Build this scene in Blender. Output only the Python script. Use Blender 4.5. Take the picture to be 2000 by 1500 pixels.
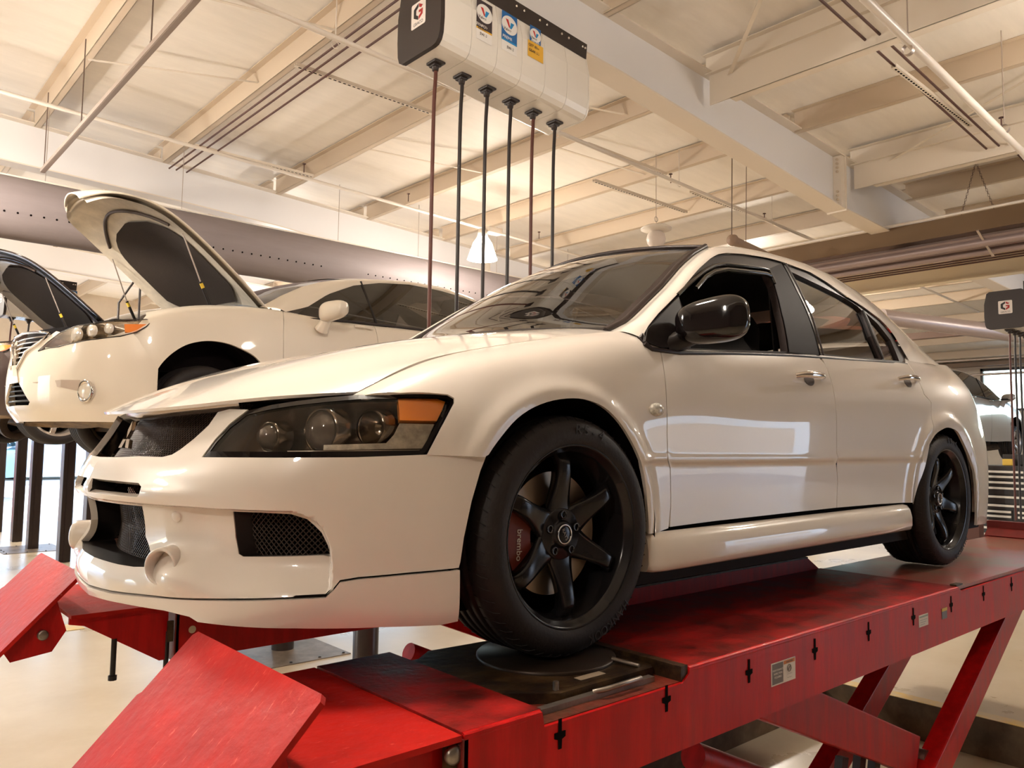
import bpy, bmesh, math, random
import numpy as np
from mathutils import Vector, Matrix
from mathutils.geometry import delaunay_2d_cdt

for o in list(bpy.data.objects): bpy.data.objects.remove(o, do_unlink=True)
scene = bpy.context.scene
COL = scene.collection
R = math.radians
FLOOR = -1.05
random.seed(7)

# ---------------------------------------------------------------- camera
cam_d = bpy.data.cameras.new('camera'); cam = bpy.data.objects.new('camera', cam_d); COL.objects.link(cam)
CAM_P = Vector((-1.54566, -2.34576, .56577)); YAW, PITCH, ROLL = .844419, .075330, .013077
_f = Vector((math.cos(YAW)*math.cos(PITCH), math.sin(YAW)*math.cos(PITCH), math.sin(PITCH)))
_r = Vector((math.sin(YAW), -math.cos(YAW), 0)); _u = _r.cross(_f)
_r2 = _r*math.cos(ROLL)+_u*math.sin(ROLL); _u2 = -_r*math.sin(ROLL)+_u*math.cos(ROLL)
cam.matrix_world = Matrix.Translation(CAM_P) @ Matrix((_r2, _u2, -_f)).transposed().to_4x4()
cam_d.sensor_width = 36; cam_d.lens = 36*1539.04/2000; cam_d.clip_end = 300; cam_d.clip_start = .05
scene.camera = cam

# ---------------------------------------------------------------- sky, sun and exposure
world = bpy.data.worlds.new('sky'); scene.world = world; world.use_nodes = True
wn = world.node_tree; wn.nodes.clear()
wo = wn.nodes.new('ShaderNodeOutputWorld'); wb = wn.nodes.new('ShaderNodeBackground')
sk = wn.nodes.new('ShaderNodeTexSky'); sk.sky_type = 'NISHITA'; sk.sun_disc = False
sk.sun_elevation = R(42); sk.sun_rotation = R(150); sk.air_density = 1.0; sk.dust_density = .6
wn.links.new(sk.outputs[0], wb.inputs[0]); wn.links.new(wb.outputs[0], wo.inputs[0]); wb.inputs[1].default_value = .7
sun_d = bpy.data.lights.new('sun', 'SUN'); sun_d.energy = 6; sun_d.angle = R(.6); sun_d.color = (1, .95, .88)
sun = bpy.data.objects.new('sun', sun_d); COL.objects.link(sun); sun.location = (0, -30, 20)
sun.rotation_euler = (R(48), 0, R(-200))
vs = scene.view_settings
vs.view_transform = 'Standard'; vs.look = 'None'; vs.gamma = 1; vs.exposure = 0.72; vs.use_curve_mapping = False
scene.cycles.max_bounces = 8; scene.cycles.diffuse_bounces = 4; scene.cycles.glossy_bounces = 4
scene.cycles.transparent_max_bounces = 12; scene.cycles.transmission_bounces = 6
# ---------------------------------------------------------------- materials
MATS = {}
def mat(name, col, rough=.5, metal=0, coat=0, coat_rough=.03, noise=0, nscale=8, bump=0, bscale=40, emit=None, estr=1,
        trans=0, alpha=1, ior=1.45, spec=.5, col2=None, rvar=0, stretch=None, scratch=None):
    if name in MATS: return MATS[name]
    m = bpy.data.materials.new(name); m.use_nodes = True; nt = m.node_tree
    b = nt.nodes['Principled BSDF']; L = nt.links.new
    def S(k, v):
        if k in b.inputs: b.inputs[k].default_value = v
    c = tuple(col)+(1,)
    S('Base Color', c); S('Roughness', rough); S('Metallic', metal); S('Coat Weight', coat); S('Coat Roughness', coat_rough)
    S('Transmission Weight', trans); S('Alpha', alpha); S('IOR', ior); S('Specular IOR Level', spec)
    if emit: S('Emission Color', tuple(emit)+(1,)); S('Emission Strength', estr)
    if noise or bump or rvar:
        tc = nt.nodes.new('ShaderNodeTexCoord'); mp = nt.nodes.new('ShaderNodeMapping')
        L(tc.outputs['Object'], mp.inputs[0])
        if stretch: mp.inputs['Scale'].default_value = stretch
    if noise:
        n = nt.nodes.new('ShaderNodeTexNoise'); n.inputs['Scale'].default_value = nscale; n.inputs['Detail'].default_value = 8
        n.inputs['Roughness'].default_value = .65
        L(mp.outputs[0], n.inputs['Vector'])
        rp = nt.nodes.new('ShaderNodeValToRGB'); rp.color_ramp.elements[0].position = .38; rp.color_ramp.elements[1].position = .68
        d = col2 if col2 else tuple(max(0, x*(1-noise)) for x in col)
        rp.color_ramp.elements[0].color = tuple(d)+(1,); rp.color_ramp.elements[1].color = c
        L(n.outputs[0], rp.inputs[0]); L(rp.outputs[0], b.inputs['Base Color'])
        if rvar:
            mr = nt.nodes.new('ShaderNodeMapRange'); mr.inputs['To Min'].default_value = max(.02, rough-rvar); mr.inputs['To Max'].default_value = min(1, rough+rvar)
            L(n.outputs[0], mr.inputs[0]); L(mr.outputs[0], b.inputs['Roughness'])
    if scratch:
        n3 = nt.nodes.new('ShaderNodeTexNoise'); n3.inputs['Scale'].default_value = 22; n3.inputs['Detail'].default_value = 6; n3.inputs['Roughness'].default_value = .75
        m3 = nt.nodes.new('ShaderNodeMapping'); m3.inputs['Scale'].default_value = (1, 3.5, 1); m3.inputs['Rotation'].default_value = (0, 0, .6)
        L(tc.outputs['Object'], m3.inputs[0]); L(m3.outputs[0], n3.inputs['Vector'])
        r3 = nt.nodes.new('ShaderNodeValToRGB'); r3.color_ramp.elements[0].position = .60; r3.color_ramp.elements[1].position = .72
        mx = nt.nodes.new('ShaderNodeMix'); mx.data_type = 'RGBA'; L(n3.outputs[0], r3.inputs[0]); L(r3.outputs[0], mx.inputs[0])
        L(rp.outputs[0], mx.inputs[6]); mx.inputs[7].default_value = tuple(scratch)+(1,); L(mx.outputs[2], b.inputs['Base Color'])
    if bump:
        n2 = nt.nodes.new('ShaderNodeTexNoise'); n2.inputs['Scale'].default_value = bscale; n2.inputs['Detail'].default_value = 4
        L(mp.outputs[0], n2.inputs['Vector'])
        bp = nt.nodes.new('ShaderNodeBump'); bp.inputs['Strength'].default_value = bump; bp.inputs['Distance'].default_value = .01
        L(n2.outputs[0], bp.inputs['Height']); L(bp.outputs[0], b.inputs['Normal'])
    MATS[name] = m
    return m
def sheet_glass(name, tint, refl=(1, 1, 1), rough=.01, base=.04, k=1.25):
    """thin pane: see-through with a tint, mirror reflection that grows towards grazing angles"""
    m = bpy.data.materials.new(name); m.use_nodes = True; nt = m.node_tree; nt.nodes.clear(); L = nt.links.new
    o = nt.nodes.new('ShaderNodeOutputMaterial'); mx = nt.nodes.new('ShaderNodeMixShader'); t = nt.nodes.new('ShaderNodeBsdfTransparent')
    g = nt.nodes.new('ShaderNodeBsdfGlossy'); g.inputs['Roughness'].default_value = rough; g.inputs['Color'].default_value = tuple(refl)+(1,)
    t.inputs[0].default_value = tuple(tint)+(1,); fr = nt.nodes.new('ShaderNodeFresnel'); fr.inputs[0].default_value = 1.55
    mt = nt.nodes.new('ShaderNodeMath'); mt.operation = 'MULTIPLY_ADD'; mt.inputs[1].default_value = k; mt.inputs[2].default_value = base; mt.use_clamp = True
    L(fr.outputs[0], mt.inputs[0]); L(mt.outputs[0], mx.inputs[0]); L(t.outputs[0], mx.inputs[1]); L(g.outputs[0], mx.inputs[2]); L(mx.outputs[0], o.inputs[0])
    return m
WHITE = mat('white paint', (.80, .725, .65), .32, 0, 1.0, .02)
LEXW = mat('pearl paint', (.82, .73, .61), .35, 0, .8, .04)
BLACKP = mat('black plastic', (.012, .008, .007), .42)
GLOSSB = mat('gloss black', (.006, .004, .004), .10, 0, .5)
TRIMB = mat('satin black trim', (.030, .020, .018), .38, spec=.35)
DARK = mat('dark void', (.004, .002, .002), .9, spec=.1)
RUBBER = mat('tyre rubber', (.010, .006, .0055), .62, bump=.15, bscale=90)
RIMM = mat('matte black wheel', (.016, .014, .015), .20, .35)
CHROME = mat('chrome', (.75, .70, .66), .10, 1)
STEEL = mat('bare steel', (.42, .36, .31), .38, .9, noise=.4, nscale=14)
DISC = mat('brake disc', (.48, .38, .29), .32, .9)
CALI = mat('caliper paint', (.16, .025, .015), .4)
GLASS = sheet_glass('window glass', (.62, .60, .56), base=.05)
TINT = sheet_glass('tinted glass', (.05, .042, .035), base=.02)
LENS = sheet_glass('lamp lens', (.95, .92, .87), base=-.01, k=.65)
AMBER = mat('amber lens', (1, .33, .03), .35, 0, .5)
REDP = mat('red lift paint', (.58, .006, .006), .38, 0, .04, .15, spec=.25, noise=.35, nscale=5, stretch=(5, 5, .6), bump=.05, bscale=60, rvar=.12)
REDT = mat('scuffed red deck', (.38, .008, .006), .42, 0, .05, .2, spec=.35, noise=.9, nscale=7, col2=(.09, .006, .004), bump=.15, bscale=50, rvar=.18)
REDR = mat('scuffed red ramp', (.50, .010, .005), .50, 0, 0, .3, spec=.2, noise=.6, nscale=5, col2=(.36, .007, .004), bump=.25, bscale=28, rvar=.15, scratch=(.66, .10, .07))
GREASE = mat('greasy steel', (.10, .055, .02), .45, .4, noise=.7, nscale=16, col2=(.02, .01, .006), bump=.2)
# ---------------------------------------------------------------- object helpers
def tag(o, label=None, cat=None, group=None, kind=None):
    if label: o['label'] = label
    if cat: o['category'] = cat
    if group: o['group'] = group
    if kind: o['kind'] = kind
    return o
def empty(name, loc=(0, 0, 0), label=None, cat=None, group=None, rz=0, parent=None):
    o = bpy.data.objects.new(name, None); COL.objects.link(o); o.location = loc; o.rotation_euler = (0, 0, rz)
    o.empty_display_size = .1
    if parent: o.parent = parent
    return tag(o, label, cat, group)
def mk(name, V, F, m, parent=None, smooth=False, normals=None, flat=None):
    me = bpy.data.meshes.new(name); me.from_pydata([tuple(map(float, v)) for v in V], [], [tuple(map(int, f)) for f in F]); me.update()
    me.materials.append(m)
    if smooth: me.polygons.foreach_set('use_smooth', [True]*len(me.polygons))
    if flat is not None:
        a = [True]*len(me.polygons)
        for i in flat: a[i] = False
        me.polygons.foreach_set('use_smooth', a)
    if normals is not None: me.normals_split_custom_set_from_vertices([tuple(map(float, n)) for n in normals])
    o = bpy.data.objects.new(name, me); COL.objects.link(o)
    if parent: o.parent = parent
    return o
def copy_tree(o, parent=None):
    c = o.copy(); COL.objects.link(c)
    if parent: c.parent = parent
    for ch in list(o.children): copy_tree(ch, c)
    return c
class MB:
    """collects boxes, tubes, lathes and prisms and links them as one mesh object"""
    def __init__(s): s.V, s.F, s.S, s.M, s.mi = [], [], [], [], 0
    def add(s, V, F, smooth=False):
        k = len(s.V); s.V += [tuple(v) for v in V]
        for f in F: s.F.append(tuple(i+k for i in f)); s.S.append(smooth); s.M.append(s.mi)
        return s
    def box(s, lo, hi, M=None, bev=0):
        (a, b, c), (d, e, f) = lo, hi
        if bev:
            q = min(bev, abs(d-a)/2.01, abs(e-b)/2.01, abs(f-c)/2.01); V = []; 
            bm = bmesh.new(); bmesh.ops.create_cube(bm, size=1)
            for v in bm.verts: v.co = Vector(((a+d)/2+v.co.x*(d-a), (b+e)/2+v.co.y*(e-b), (c+f)/2+v.co.z*(f-c)))
            bmesh.ops.bevel(bm, geom=list(bm.edges), offset=q, segments=2, profile=.7, affect='EDGES')
            bm.verts.index_update(); V = [v.co.copy() for v in bm.verts]; F = [[v.index for v in fc.verts] for fc in bm.faces]; bm.free()
        else:
            V = [Vector(p) for p in ((a,b,c),(d,b,c),(d,e,c),(a,e,c),(a,b,f),(d,b,f),(d,e,f),(a,e,f))]
            F = [(0,3,2,1),(4,5,6,7),(0,1,5,4),(1,2,6,5),(2,3,7,6),(3,0,4,7)]
        if M is not None: V = [M @ v for v in V]
        return s.add(V, F)
    def bar(s, p, q, w, h, up=(0, 0, 1), bev=0):
        """box beam from p to q, w wide, h tall"""
        p, q = Vector(p), Vector(q); d = q-p; L = d.length; d.normalize()
        u = Vector(up); r = d.cross(u)
        if r.length < 1e-5: u = Vector((1, 0, 0)); r = d.cross(u)
        r.normalize(); u = r.cross(d)
        M = Matrix.Translation(p) @ Matrix((d, r, u)).transposed().to_4x4()
        return s.box((0, -w/2, -h/2), (L, w/2, h/2), M, bev)
    def tube(s, pts, r, n=12, closed=False, cap=True):
        P = [Vector(p) for p in pts]; m = len(P); V = []; rr = r if hasattr(r, '__len__') else [r]*m
        T = []
        for i in range(m):
            a = P[(i-1) % m] if (closed or i > 0) else P[i]; b = P[(i+1) % m] if (closed or i < m-1) else P[i]
            T.append((b-a).normalized())
        u = T[0].orthogonal().normalized()
        for i in range(m):
            u = (u-T[i]*u.dot(T[i]))
            if u.length < 1e-6: u = T[i].orthogonal()
            u.normalize(); w = T[i].cross(u)
            for k in range(n):
                t = 2*math.pi*k/n; V.append(P[i]+(u*math.cos(t)+w*math.sin(t))*rr[i])
        F = []
        for i in range(m if closed else m-1):
            for k in range(n):
                F.append((i*n+k, i*n+(k+1) % n, ((i+1) % m)*n+(k+1) % n, ((i+1) % m)*n+k))
        s.add(V, F, True)
        if cap and not closed:
            s.add(V[:n], [tuple(reversed(range(n)))]); s.add(V[-n:], [tuple(range(n))])
        return s
    def lathe(s, prof, M=None, n=48, smooth=True, close=False):
        """profile (radius, height) turned round local z"""
        V = []
        for r_, h in prof:
            for k in range(n):
                t = 2*math.pi*k/n; v = Vector((r_*math.cos(t), r_*math.sin(t), h)); V.append(M @ v if M is not None else v)
        m = len(prof); F = []
        for i in range(m if close else m-1):
            j = (i+1) % m
            for k in range(n): F.append((i*n+k, i*n+(k+1) % n, j*n+(k+1) % n, j*n+k))
        return s.add(V, F, smooth)
    def prism(s, poly, a, b, M=None, smooth=False):
        """polygon in local xy extruded from z=a to z=b"""
        n = len(poly)
        V = [Vector((x, y, a)) for x, y in poly]+[Vector((x, y, b)) for x, y in poly]
        if M is not None: V = [M @ v for v in V]
        F = [tuple(reversed(range(n))), tuple(range(n, 2*n))]
        s.add(V, F); s.add(V, [(i, (i+1) % n, n+(i+1) % n, n+i) for i in range(n)], smooth); return s
    def build(s, name, m, parent=None, autos=True):
        ms = m if isinstance(m, (list, tuple)) else [m]
        me = bpy.data.meshes.new(name); me.from_pydata([tuple(v) for v in s.V], [], s.F); me.update()
        for x in ms: me.materials.append(x)
        me.polygons.foreach_set('use_smooth', s.S); me.polygons.foreach_set('material_index', s.M)
        o = bpy.data.objects.new(name, me); COL.objects.link(o)
        if parent: o.parent = parent
        return o
def axisM(p, d, up=(0, 0, 1)):
    """local z along d, local y near up"""
    d = Vector(d).normalized(); u = Vector(up); x = u.cross(d)
    if x.length < 1e-4: x = Vector((1, 0, 0))
    x.normalize(); y = d.cross(x)
    return Matrix.Translation(Vector(p)) @ Matrix((x, y, d)).transposed().to_4x4()
def tubeobj(name, pts, r, m, parent=None, n=12): return MB().tube(pts, r, n).build(name, m, parent)
def rrect(w, h, r, n=5):
    P = []
    for cx, cy, a in ((w/2-r, h/2-r, 0), (-w/2+r, h/2-r, 90), (-w/2+r, -h/2+r, 180), (w/2-r, -h/2+r, 270)):
        for i in range(n+1): t = R(a+90*i/n); P.append((cx+r*math.cos(t), cy+r*math.sin(t)))
    return P
def cat_rom(P, n=6):
    """smooth open curve through points"""
    P = [np.array(p, float) for p in P]; Q = [2*P[0]-P[1]]+P+[2*P[-1]-P[-2]]; out = []
    for i in range(1, len(Q)-2):
        for k in range(n):
            t = k/n; a, b, c, d = Q[i-1:i+3]
            out.append(.5*((2*b)+(c-a)*t+(2*a-5*b+4*c-d)*t*t+(3*b-3*c+d-a)*t**3))
    out.append(P[-1]); return out
CEN = np.array([1.3, 0, .35])     # rough middle of the body being panelled, tells outward from inward
# ---------------------------------------------------------------- trimmed panels on a surface
def inset(poly, g):
    n = len(poly); P = np.array(poly, float); ar = 0
    for i in range(n): ar += P[i][0]*P[(i+1) % n][1]-P[(i+1) % n][0]*P[i][1]
    sg = 1 if ar > 0 else -1; out = []
    for i in range(n):
        a, b, c = P[i-1], P[i], P[(i+1) % n]
        d1 = (b-a)/max(1e-9, np.linalg.norm(b-a)); d2 = (c-b)/max(1e-9, np.linalg.norm(c-b))
        n1 = np.array([-d1[1], d1[0]])*sg; n2 = np.array([-d2[1], d2[0]])*sg
        m = n1+n2; L = np.linalg.norm(m)
        if L < .2: out.append(b+n1*g); continue
        m /= L; out.append(b+m*g/max(.4, m.dot(n1)))
    return np.array(out)
def inpoly(pts, poly):
    x, y = pts[:, 0], pts[:, 1]; P = np.array(poly); r = np.zeros(len(pts), bool); j = len(P)-1
    for i in range(len(P)):
        xi, yi = P[i]; xj, yj = P[j]
        if yi != yj: r ^= ((yi > y) != (yj > y)) & (x < (xj-xi)*(y-yi)/(yj-yi)+xi)
        j = i
    return r
def dist_poly(pts, poly):
    P = np.array(poly); Q = np.roll(P, -1, axis=0); best = np.full(len(pts), 1e9)
    for a, b in zip(P, Q):
        d = b-a; L = max(1e-12, d.dot(d)); t = np.clip(((pts-a) @ d)/L, 0, 1)
        best = np.minimum(best, np.hypot(*(pts-(a+t[:, None]*d)).T))
    return best
def resamp(poly, st):
    out = []; n = len(poly)
    for i in range(n):
        a, b = np.array(poly[i], float), np.array(poly[(i+1) % n], float); k = max(1, int(np.linalg.norm(b-a)/st))
        for q in range(k): out.append(a+(b-a)*q/k)
    return np.array(out)
def panel(name, surf, poly, m, parent, sv=1.0, step=.02, holes=(), gap=.002, thick=.014, off=0, mirror=True, both=False, extra=None, flip=False):
    """a sheet trimmed to poly; sv scales the surface's v coordinate to metres.
    mirror -> also builds the twin on the other side of the car; both -> one sheet spanning both halves"""
    sc = np.array([1, sv])
    P = inset(np.array(poly)*sc, gap) if gap else np.array(poly)*sc
    P = resamp(P, step); H = [resamp(np.array(h)*sc, step*.7) for h in holes]
    lo, hi = P.min(0), P.max(0)
    gx, gy = np.meshgrid(np.arange(lo[0]+step/2, hi[0], step), np.arange(lo[1]+step/2, hi[1], step*.9))
    gx[::2] += step/2; g = np.stack([gx.ravel(), gy.ravel()], 1)
    g = g[inpoly(g, P) & (dist_poly(g, P) > step*.45)]
    for h in H: g = g[~inpoly(g, h) & (dist_poly(g, h) > step*.35)] if len(g) else g
    if extra is not None:
        e = np.array(extra)*sc; e = e[inpoly(e, P) & (dist_poly(e, P) > step*.2)]
        for h in H: e = e[~inpoly(e, h) & (dist_poly(e, h) > .002)] if len(e) else e
        g = np.vstack([g, e]) if len(e) else g
    pts = [P]+H+[g]; edges = []; k = 0
    for L in [P]+H:
        edges += [(k+i, k+(i+1) % len(L)) for i in range(len(L))]; k += len(L)
    A = np.vstack([q for q in pts if len(q)])
    r = delaunay_2d_cdt([Vector(q) for q in A], edges, [], 0, 1e-7)
    W = np.array([tuple(v) for v in r[0]]); T = np.array([f for f in r[2] if len(f) == 3])
    c = W[T].mean(1); ok = inpoly(c, P)
    for h in H: ok &= ~inpoly(c, h)
    T = T[ok]
    u, v = W[:, 0], W[:, 1]/sv
    S = surf(u, v); N = surf.normal(u, v)
    # outward = away from the car's middle line / upwards
    T3 = S[T]; fn = np.cross(T3[:, 1]-T3[:, 0], T3[:, 2]-T3[:, 0]); cen = None
    s0 = np.sign((N[T[:, 0]]*fn).sum(1)); 
    if np.median((N*(S-CEN)).sum(1)) < 0: N = -N; s0 = -s0
    if flip: pass
    T = np.where((s0 < 0)[:, None], T[:, ::-1], T)
    S = S+N*off
    # boundary edges -> flange
    from collections import Counter
    cnt = Counter(); od = {}
    for t in T:
        for a, b in ((t[0], t[1]), (t[1], t[2]), (t[2], t[0])):
            cnt[(min(a, b), max(a, b))] += 1; od[(min(a, b), max(a, b))] = (a, b)
    V = S.tolist(); NN = N.tolist(); F = [tuple(t) for t in T]
    if thick:
        mp = {}
        for e, q in cnt.items():
            if q != 1: continue
            a, b = od[e]
            d = S[b]-S[a]; fnn = np.cross(d, N[a]); fnn /= max(1e-9, np.linalg.norm(fnn)); ids = []
            for i in (a, b):
                ids += [len(V), len(V)+1]; V.append(S[i].tolist()); V.append((S[i]-N[i]*thick).tolist()); NN += [fnn.tolist()]*2
            F.append((ids[2], ids[0], ids[1], ids[3]))
    V = np.array(V); NN = np.array(NN)
    if both:
        n0 = len(V); V2 = V*[1, -1, 1]; N2 = NN*[1, -1, 1]
        F = F+[tuple(reversed([i+n0 for i in f])) for f in F]
        o = mk(name, np.vstack([V, V2]), F, m, parent, True, np.vstack([NN, N2])); return o
    o = mk(name, V, F, m, parent, True, NN)
    if mirror:
        o2 = mk(name, V*[1, -1, 1], [tuple(reversed(f)) for f in F], m, parent, True, NN*[1, -1, 1]); return o, o2
    return o
def off3(surf, uv, d):
    a = np.array(uv, float); S = surf(a[:, 0], a[:, 1]); N = surf.normal(a[:, 0], a[:, 1])
    f = np.sign(((S-CEN)*N).sum(1))[:, None]
    return S+N*f*d
def loft(name, curves, m, parent, nu=40, mirror=False, flipn=False, thick=0, sm=True):
    """smooth sheet through a list of 3D curves (each resampled to nu points)"""
    C = [rs3(c, nu) for c in curves]; k = len(C)
    B = _spline_basis(np.linspace(0, 1, k), np.linspace(0, 1, max(2, (k-1)*5+1))) if k > 2 else np.array([[1, 0], [0, 1.]])
    G = np.einsum('ab,bnc->anc', B, np.array(C)); a, b = G.shape[:2]
    V = G.reshape(-1, 3); F = []
    for i in range(a-1):
        for j in range(b-1):
            f = (i*b+j, i*b+j+1, (i+1)*b+j+1, (i+1)*b+j); F.append(f[::-1] if flipn else f)
    o = mk(name, V, F, m, parent, sm)
    if thick:
        md = o.modifiers.new('t', 'SOLIDIFY'); md.thickness = thick; md.offset = -1
    if mirror:
        o2 = mk(name, V*[1, -1, 1], [f[::-1] for f in F], m, parent, sm)
        if thick: md = o2.modifiers.new('t', 'SOLIDIFY'); md.thickness = thick; md.offset = -1
        return o, o2
    return o
def rs3(c, n):
    c = np.array(c, float); d = np.r_[0, np.cumsum(np.linalg.norm(np.diff(c, axis=0), axis=1))]; t = np.linspace(0, d[-1], n)
    return np.stack([np.interp(t, d, c[:, i]) for i in range(3)], 1)
def textobj(name, s, size, M, m, parent, ext=.001, ax='CENTER', sx=1):
    cu = bpy.data.curves.new(name, 'FONT'); cu.body = s; cu.size = size; cu.extrude = ext; cu.align_x = ax; cu.align_y = 'CENTER'
    o = bpy.data.objects.new(name, cu); COL.objects.link(o)
    bpy.context.view_layer.update()
    me = bpy.data.meshes.new_from_object(o); bpy.data.objects.remove(o, do_unlink=True)
    me.transform(Matrix.Diagonal((sx, 1, 1, 1))); me.materials.clear(); me.materials.append(m)
    o = bpy.data.objects.new(name, me); COL.objects.link(o); o.matrix_world = M
    if parent:
        o.parent = parent; o.matrix_parent_inverse = Matrix.Identity(4)
    return o
# ---------------------------------------------------------------- smooth car surfaces
# World axes: +x runs from the white saloon's nose to its tail, -y is the driver's side,
# z = 0 is the top of the red runway, the floor lies at FLOOR.
def _spline_basis(k, u):
    k = np.asarray(k, float); u = np.atleast_1d(np.asarray(u, float)); n = len(k)
    A = np.zeros((n, n)); R = np.zeros((n, n)); h = np.diff(k)
    A[0, 0] = A[-1, -1] = 1
    for i in range(1, n - 1):
        A[i, i-1] = h[i-1]; A[i, i] = 2*(h[i-1]+h[i]); A[i, i+1] = h[i]
        R[i, i-1] = 6/h[i-1]; R[i, i] = -6/h[i-1]-6/h[i]; R[i, i+1] = 6/h[i]
    M = np.linalg.solve(A, R)
    i = np.clip(np.searchsorted(k, u, side='right')-1, 0, n-2)
    hi = h[i]; a = (k[i+1]-u)/hi; b = 1-a
    I = np.eye(n)
    out = a[:, None]*I[i]+b[:, None]*I[i+1]
    # cubic terms, dropped to linear extrapolation outside the knots
    inside = (u >= k[0]) & (u <= k[-1])
    c = (a**3-a)*hi**2/6; d = (b**3-b)*hi**2/6
    lo = u < k[0]; hi_ = u > k[-1]
    c = np.where(lo, -(hi**2)/6*2*(a-1)*-1*0+(2*(a-1))*hi**2/6, c); d = np.where(lo, -b*hi**2/6, d)
    c = np.where(hi_, -a*hi**2/6, c); d = np.where(hi_, (2*(b-1))*hi**2/6, d)
    return out+c[:, None]*M[i]+d[:, None]*M[i+1]

class Surf:
    """tensor-product natural cubic spline through a grid of points"""
    def __init__(s, ku, kv, G, fn=None):
        s.ku, s.kv, s.G, s.fn = ku, kv, np.asarray(G, float), fn
    def __call__(s, u, v):
        u = np.atleast_1d(np.asarray(u, float)); v = np.atleast_1d(np.asarray(v, float))
        P = np.einsum('ni,nj,ijk->nk', _spline_basis(s.ku, u), _spline_basis(s.kv, v), s.G)
        return s.fn(u, v, P) if s.fn else P
    def normal(s, u, v, e=1e-3):
        u = np.atleast_1d(np.asarray(u, float)); v = np.atleast_1d(np.asarray(v, float))
        a = s(u+e, v)-s(u-e, v); b = s(u, v+e)-s(u, v-e)
        n = np.cross(a, b); return n/np.maximum(np.linalg.norm(n, axis=1, keepdims=True), 1e-12)

def sstep(a, b, x):
    t = np.clip((x-a)/(b-a), 0, 1); return t*t*(3-2*t)
def seg_interp(x, xs, ys): return np.interp(x, xs, ys)

# ---- nose wrap: u = arc along the plan curve from the centre line, v = height
NU = [0, .2, .4, .555, .70, .835, 1.0, 1.145, 1.30]
NPX = [-.972, -.953, -.895, -.840, -.762, -.655, -.515, -.38, -.20]
NPY = [0, .2, .4, .545, .665, .755, .825, .866, .874]
NV = [.10, .16, .21, .27, .34, .41, .47, .53, .59, .65, .71]
ND0 = [.035, .012, .002, .012, .014, -.002, .000, .028, .066, .102, .145]   # set-back at the nose
ND1 = [.040, .012, .004, .001, .000, .000, .000, .002, .012, .032, .075]   # set-back at the arch
def nose_grid():
    G = []
    n = len(NU)
    dx = np.gradient(NPX, NU); dy = np.gradient(NPY, NU)
    for i in range(n):
        t = np.array([dx[i], dy[i]]); t /= np.linalg.norm(t)
        nrm = np.array([t[1], -t[0]])          # inward
        if i == 0: nrm = np.array([1, 0])
        w = sstep(.25, 1.05, NU[i])
        G.append([[NPX[i]+nrm[0]*((1-w)*ND0[j]+w*ND1[j]), -(NPY[i]+nrm[1]*((1-w)*ND0[j]+w*ND1[j])), NV[j]] for j in range(len(NV))])
    return np.array(G)

# ---- side surface: u = x, v = level 0..8, each station lists (z, half width)
SX = [-.62, -.40, -.20, 0, .20, .40, .80, 1.40, 2.0, 2.3, 2.62, 2.95, 3.2, 3.38, 3.50]
SZ = [
 [(.16,.775),(.30,.775),(.42,.775),(.52,.772),(.58,.765),(.620,.757),(.645,.745),(.655,.725),(.658,.698)],
 [(.16,.850),(.30,.862),(.42,.866),(.52,.866),(.60,.858),(.67,.838),(.720,.808),(.750,.768),(.766,.711)],
 [(.16,.868),(.30,.873),(.42,.875),(.52,.876),(.62,.872),(.70,.855),(.765,.828),(.803,.783),(.822,.716)],
 [(.16,.870),(.30,.873),(.42,.875),(.52,.876),(.63,.872),(.725,.856),(.795,.830),(.843,.784),(.864,.722)],
 [(.16,.855),(.30,.862),(.42,.866),(.52,.868),(.64,.864),(.745,.848),(.826,.824),(.878,.784),(.901,.727)],
 [(.16,.840),(.30,.847),(.42,.853),(.52,.856),(.64,.855),(.755,.842),(.835,.820),(.890,.79),(.93,.74)],
 [(.16,.838),(.30,.845),(.42,.852),(.52,.856),(.64,.856),(.76,.844),(.845,.826),(.905,.80),(.95,.765)],
 [(.16,.838),(.30,.845),(.42,.852),(.52,.856),(.64,.857),(.765,.846),(.86,.826),(.935,.80),(.98,.77)],
 [(.16,.840),(.30,.847),(.42,.854),(.52,.858),(.66,.859),(.785,.850),(.885,.826),(.96,.795),(1.0,.765)],
 [(.16,.848),(.30,.855),(.42,.861),(.52,.865),(.66,.866),(.79,.854),(.89,.826),(.97,.788),(1.01,.755)],
 [(.16,.868),(.30,.875),(.42,.88),(.52,.883),(.66,.880),(.79,.860),(.89,.826),(.97,.782),(1.02,.735)],
 [(.16,.865),(.30,.872),(.42,.877),(.52,.878),(.66,.870),(.78,.848),(.88,.815),(.96,.768),(1.02,.71)],
 [(.16,.845),(.30,.855),(.42,.860),(.52,.858),(.65,.845),(.77,.820),(.87,.788),(.955,.742),(1.03,.68)],
 [(.16,.770),(.30,.79),(.42,.797),(.52,.797),(.64,.785),(.76,.760),(.86,.730),(.94,.685),(1.02,.61)],
 [(.16,.65),(.30,.68),(.42,.69),(.52,.69),(.64,.68),(.75,.66),(.85,.63),(.93,.59),(1.02,.52)],
]
FWX, RWX, WZ = 0.0, 2.625, .322
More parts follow.
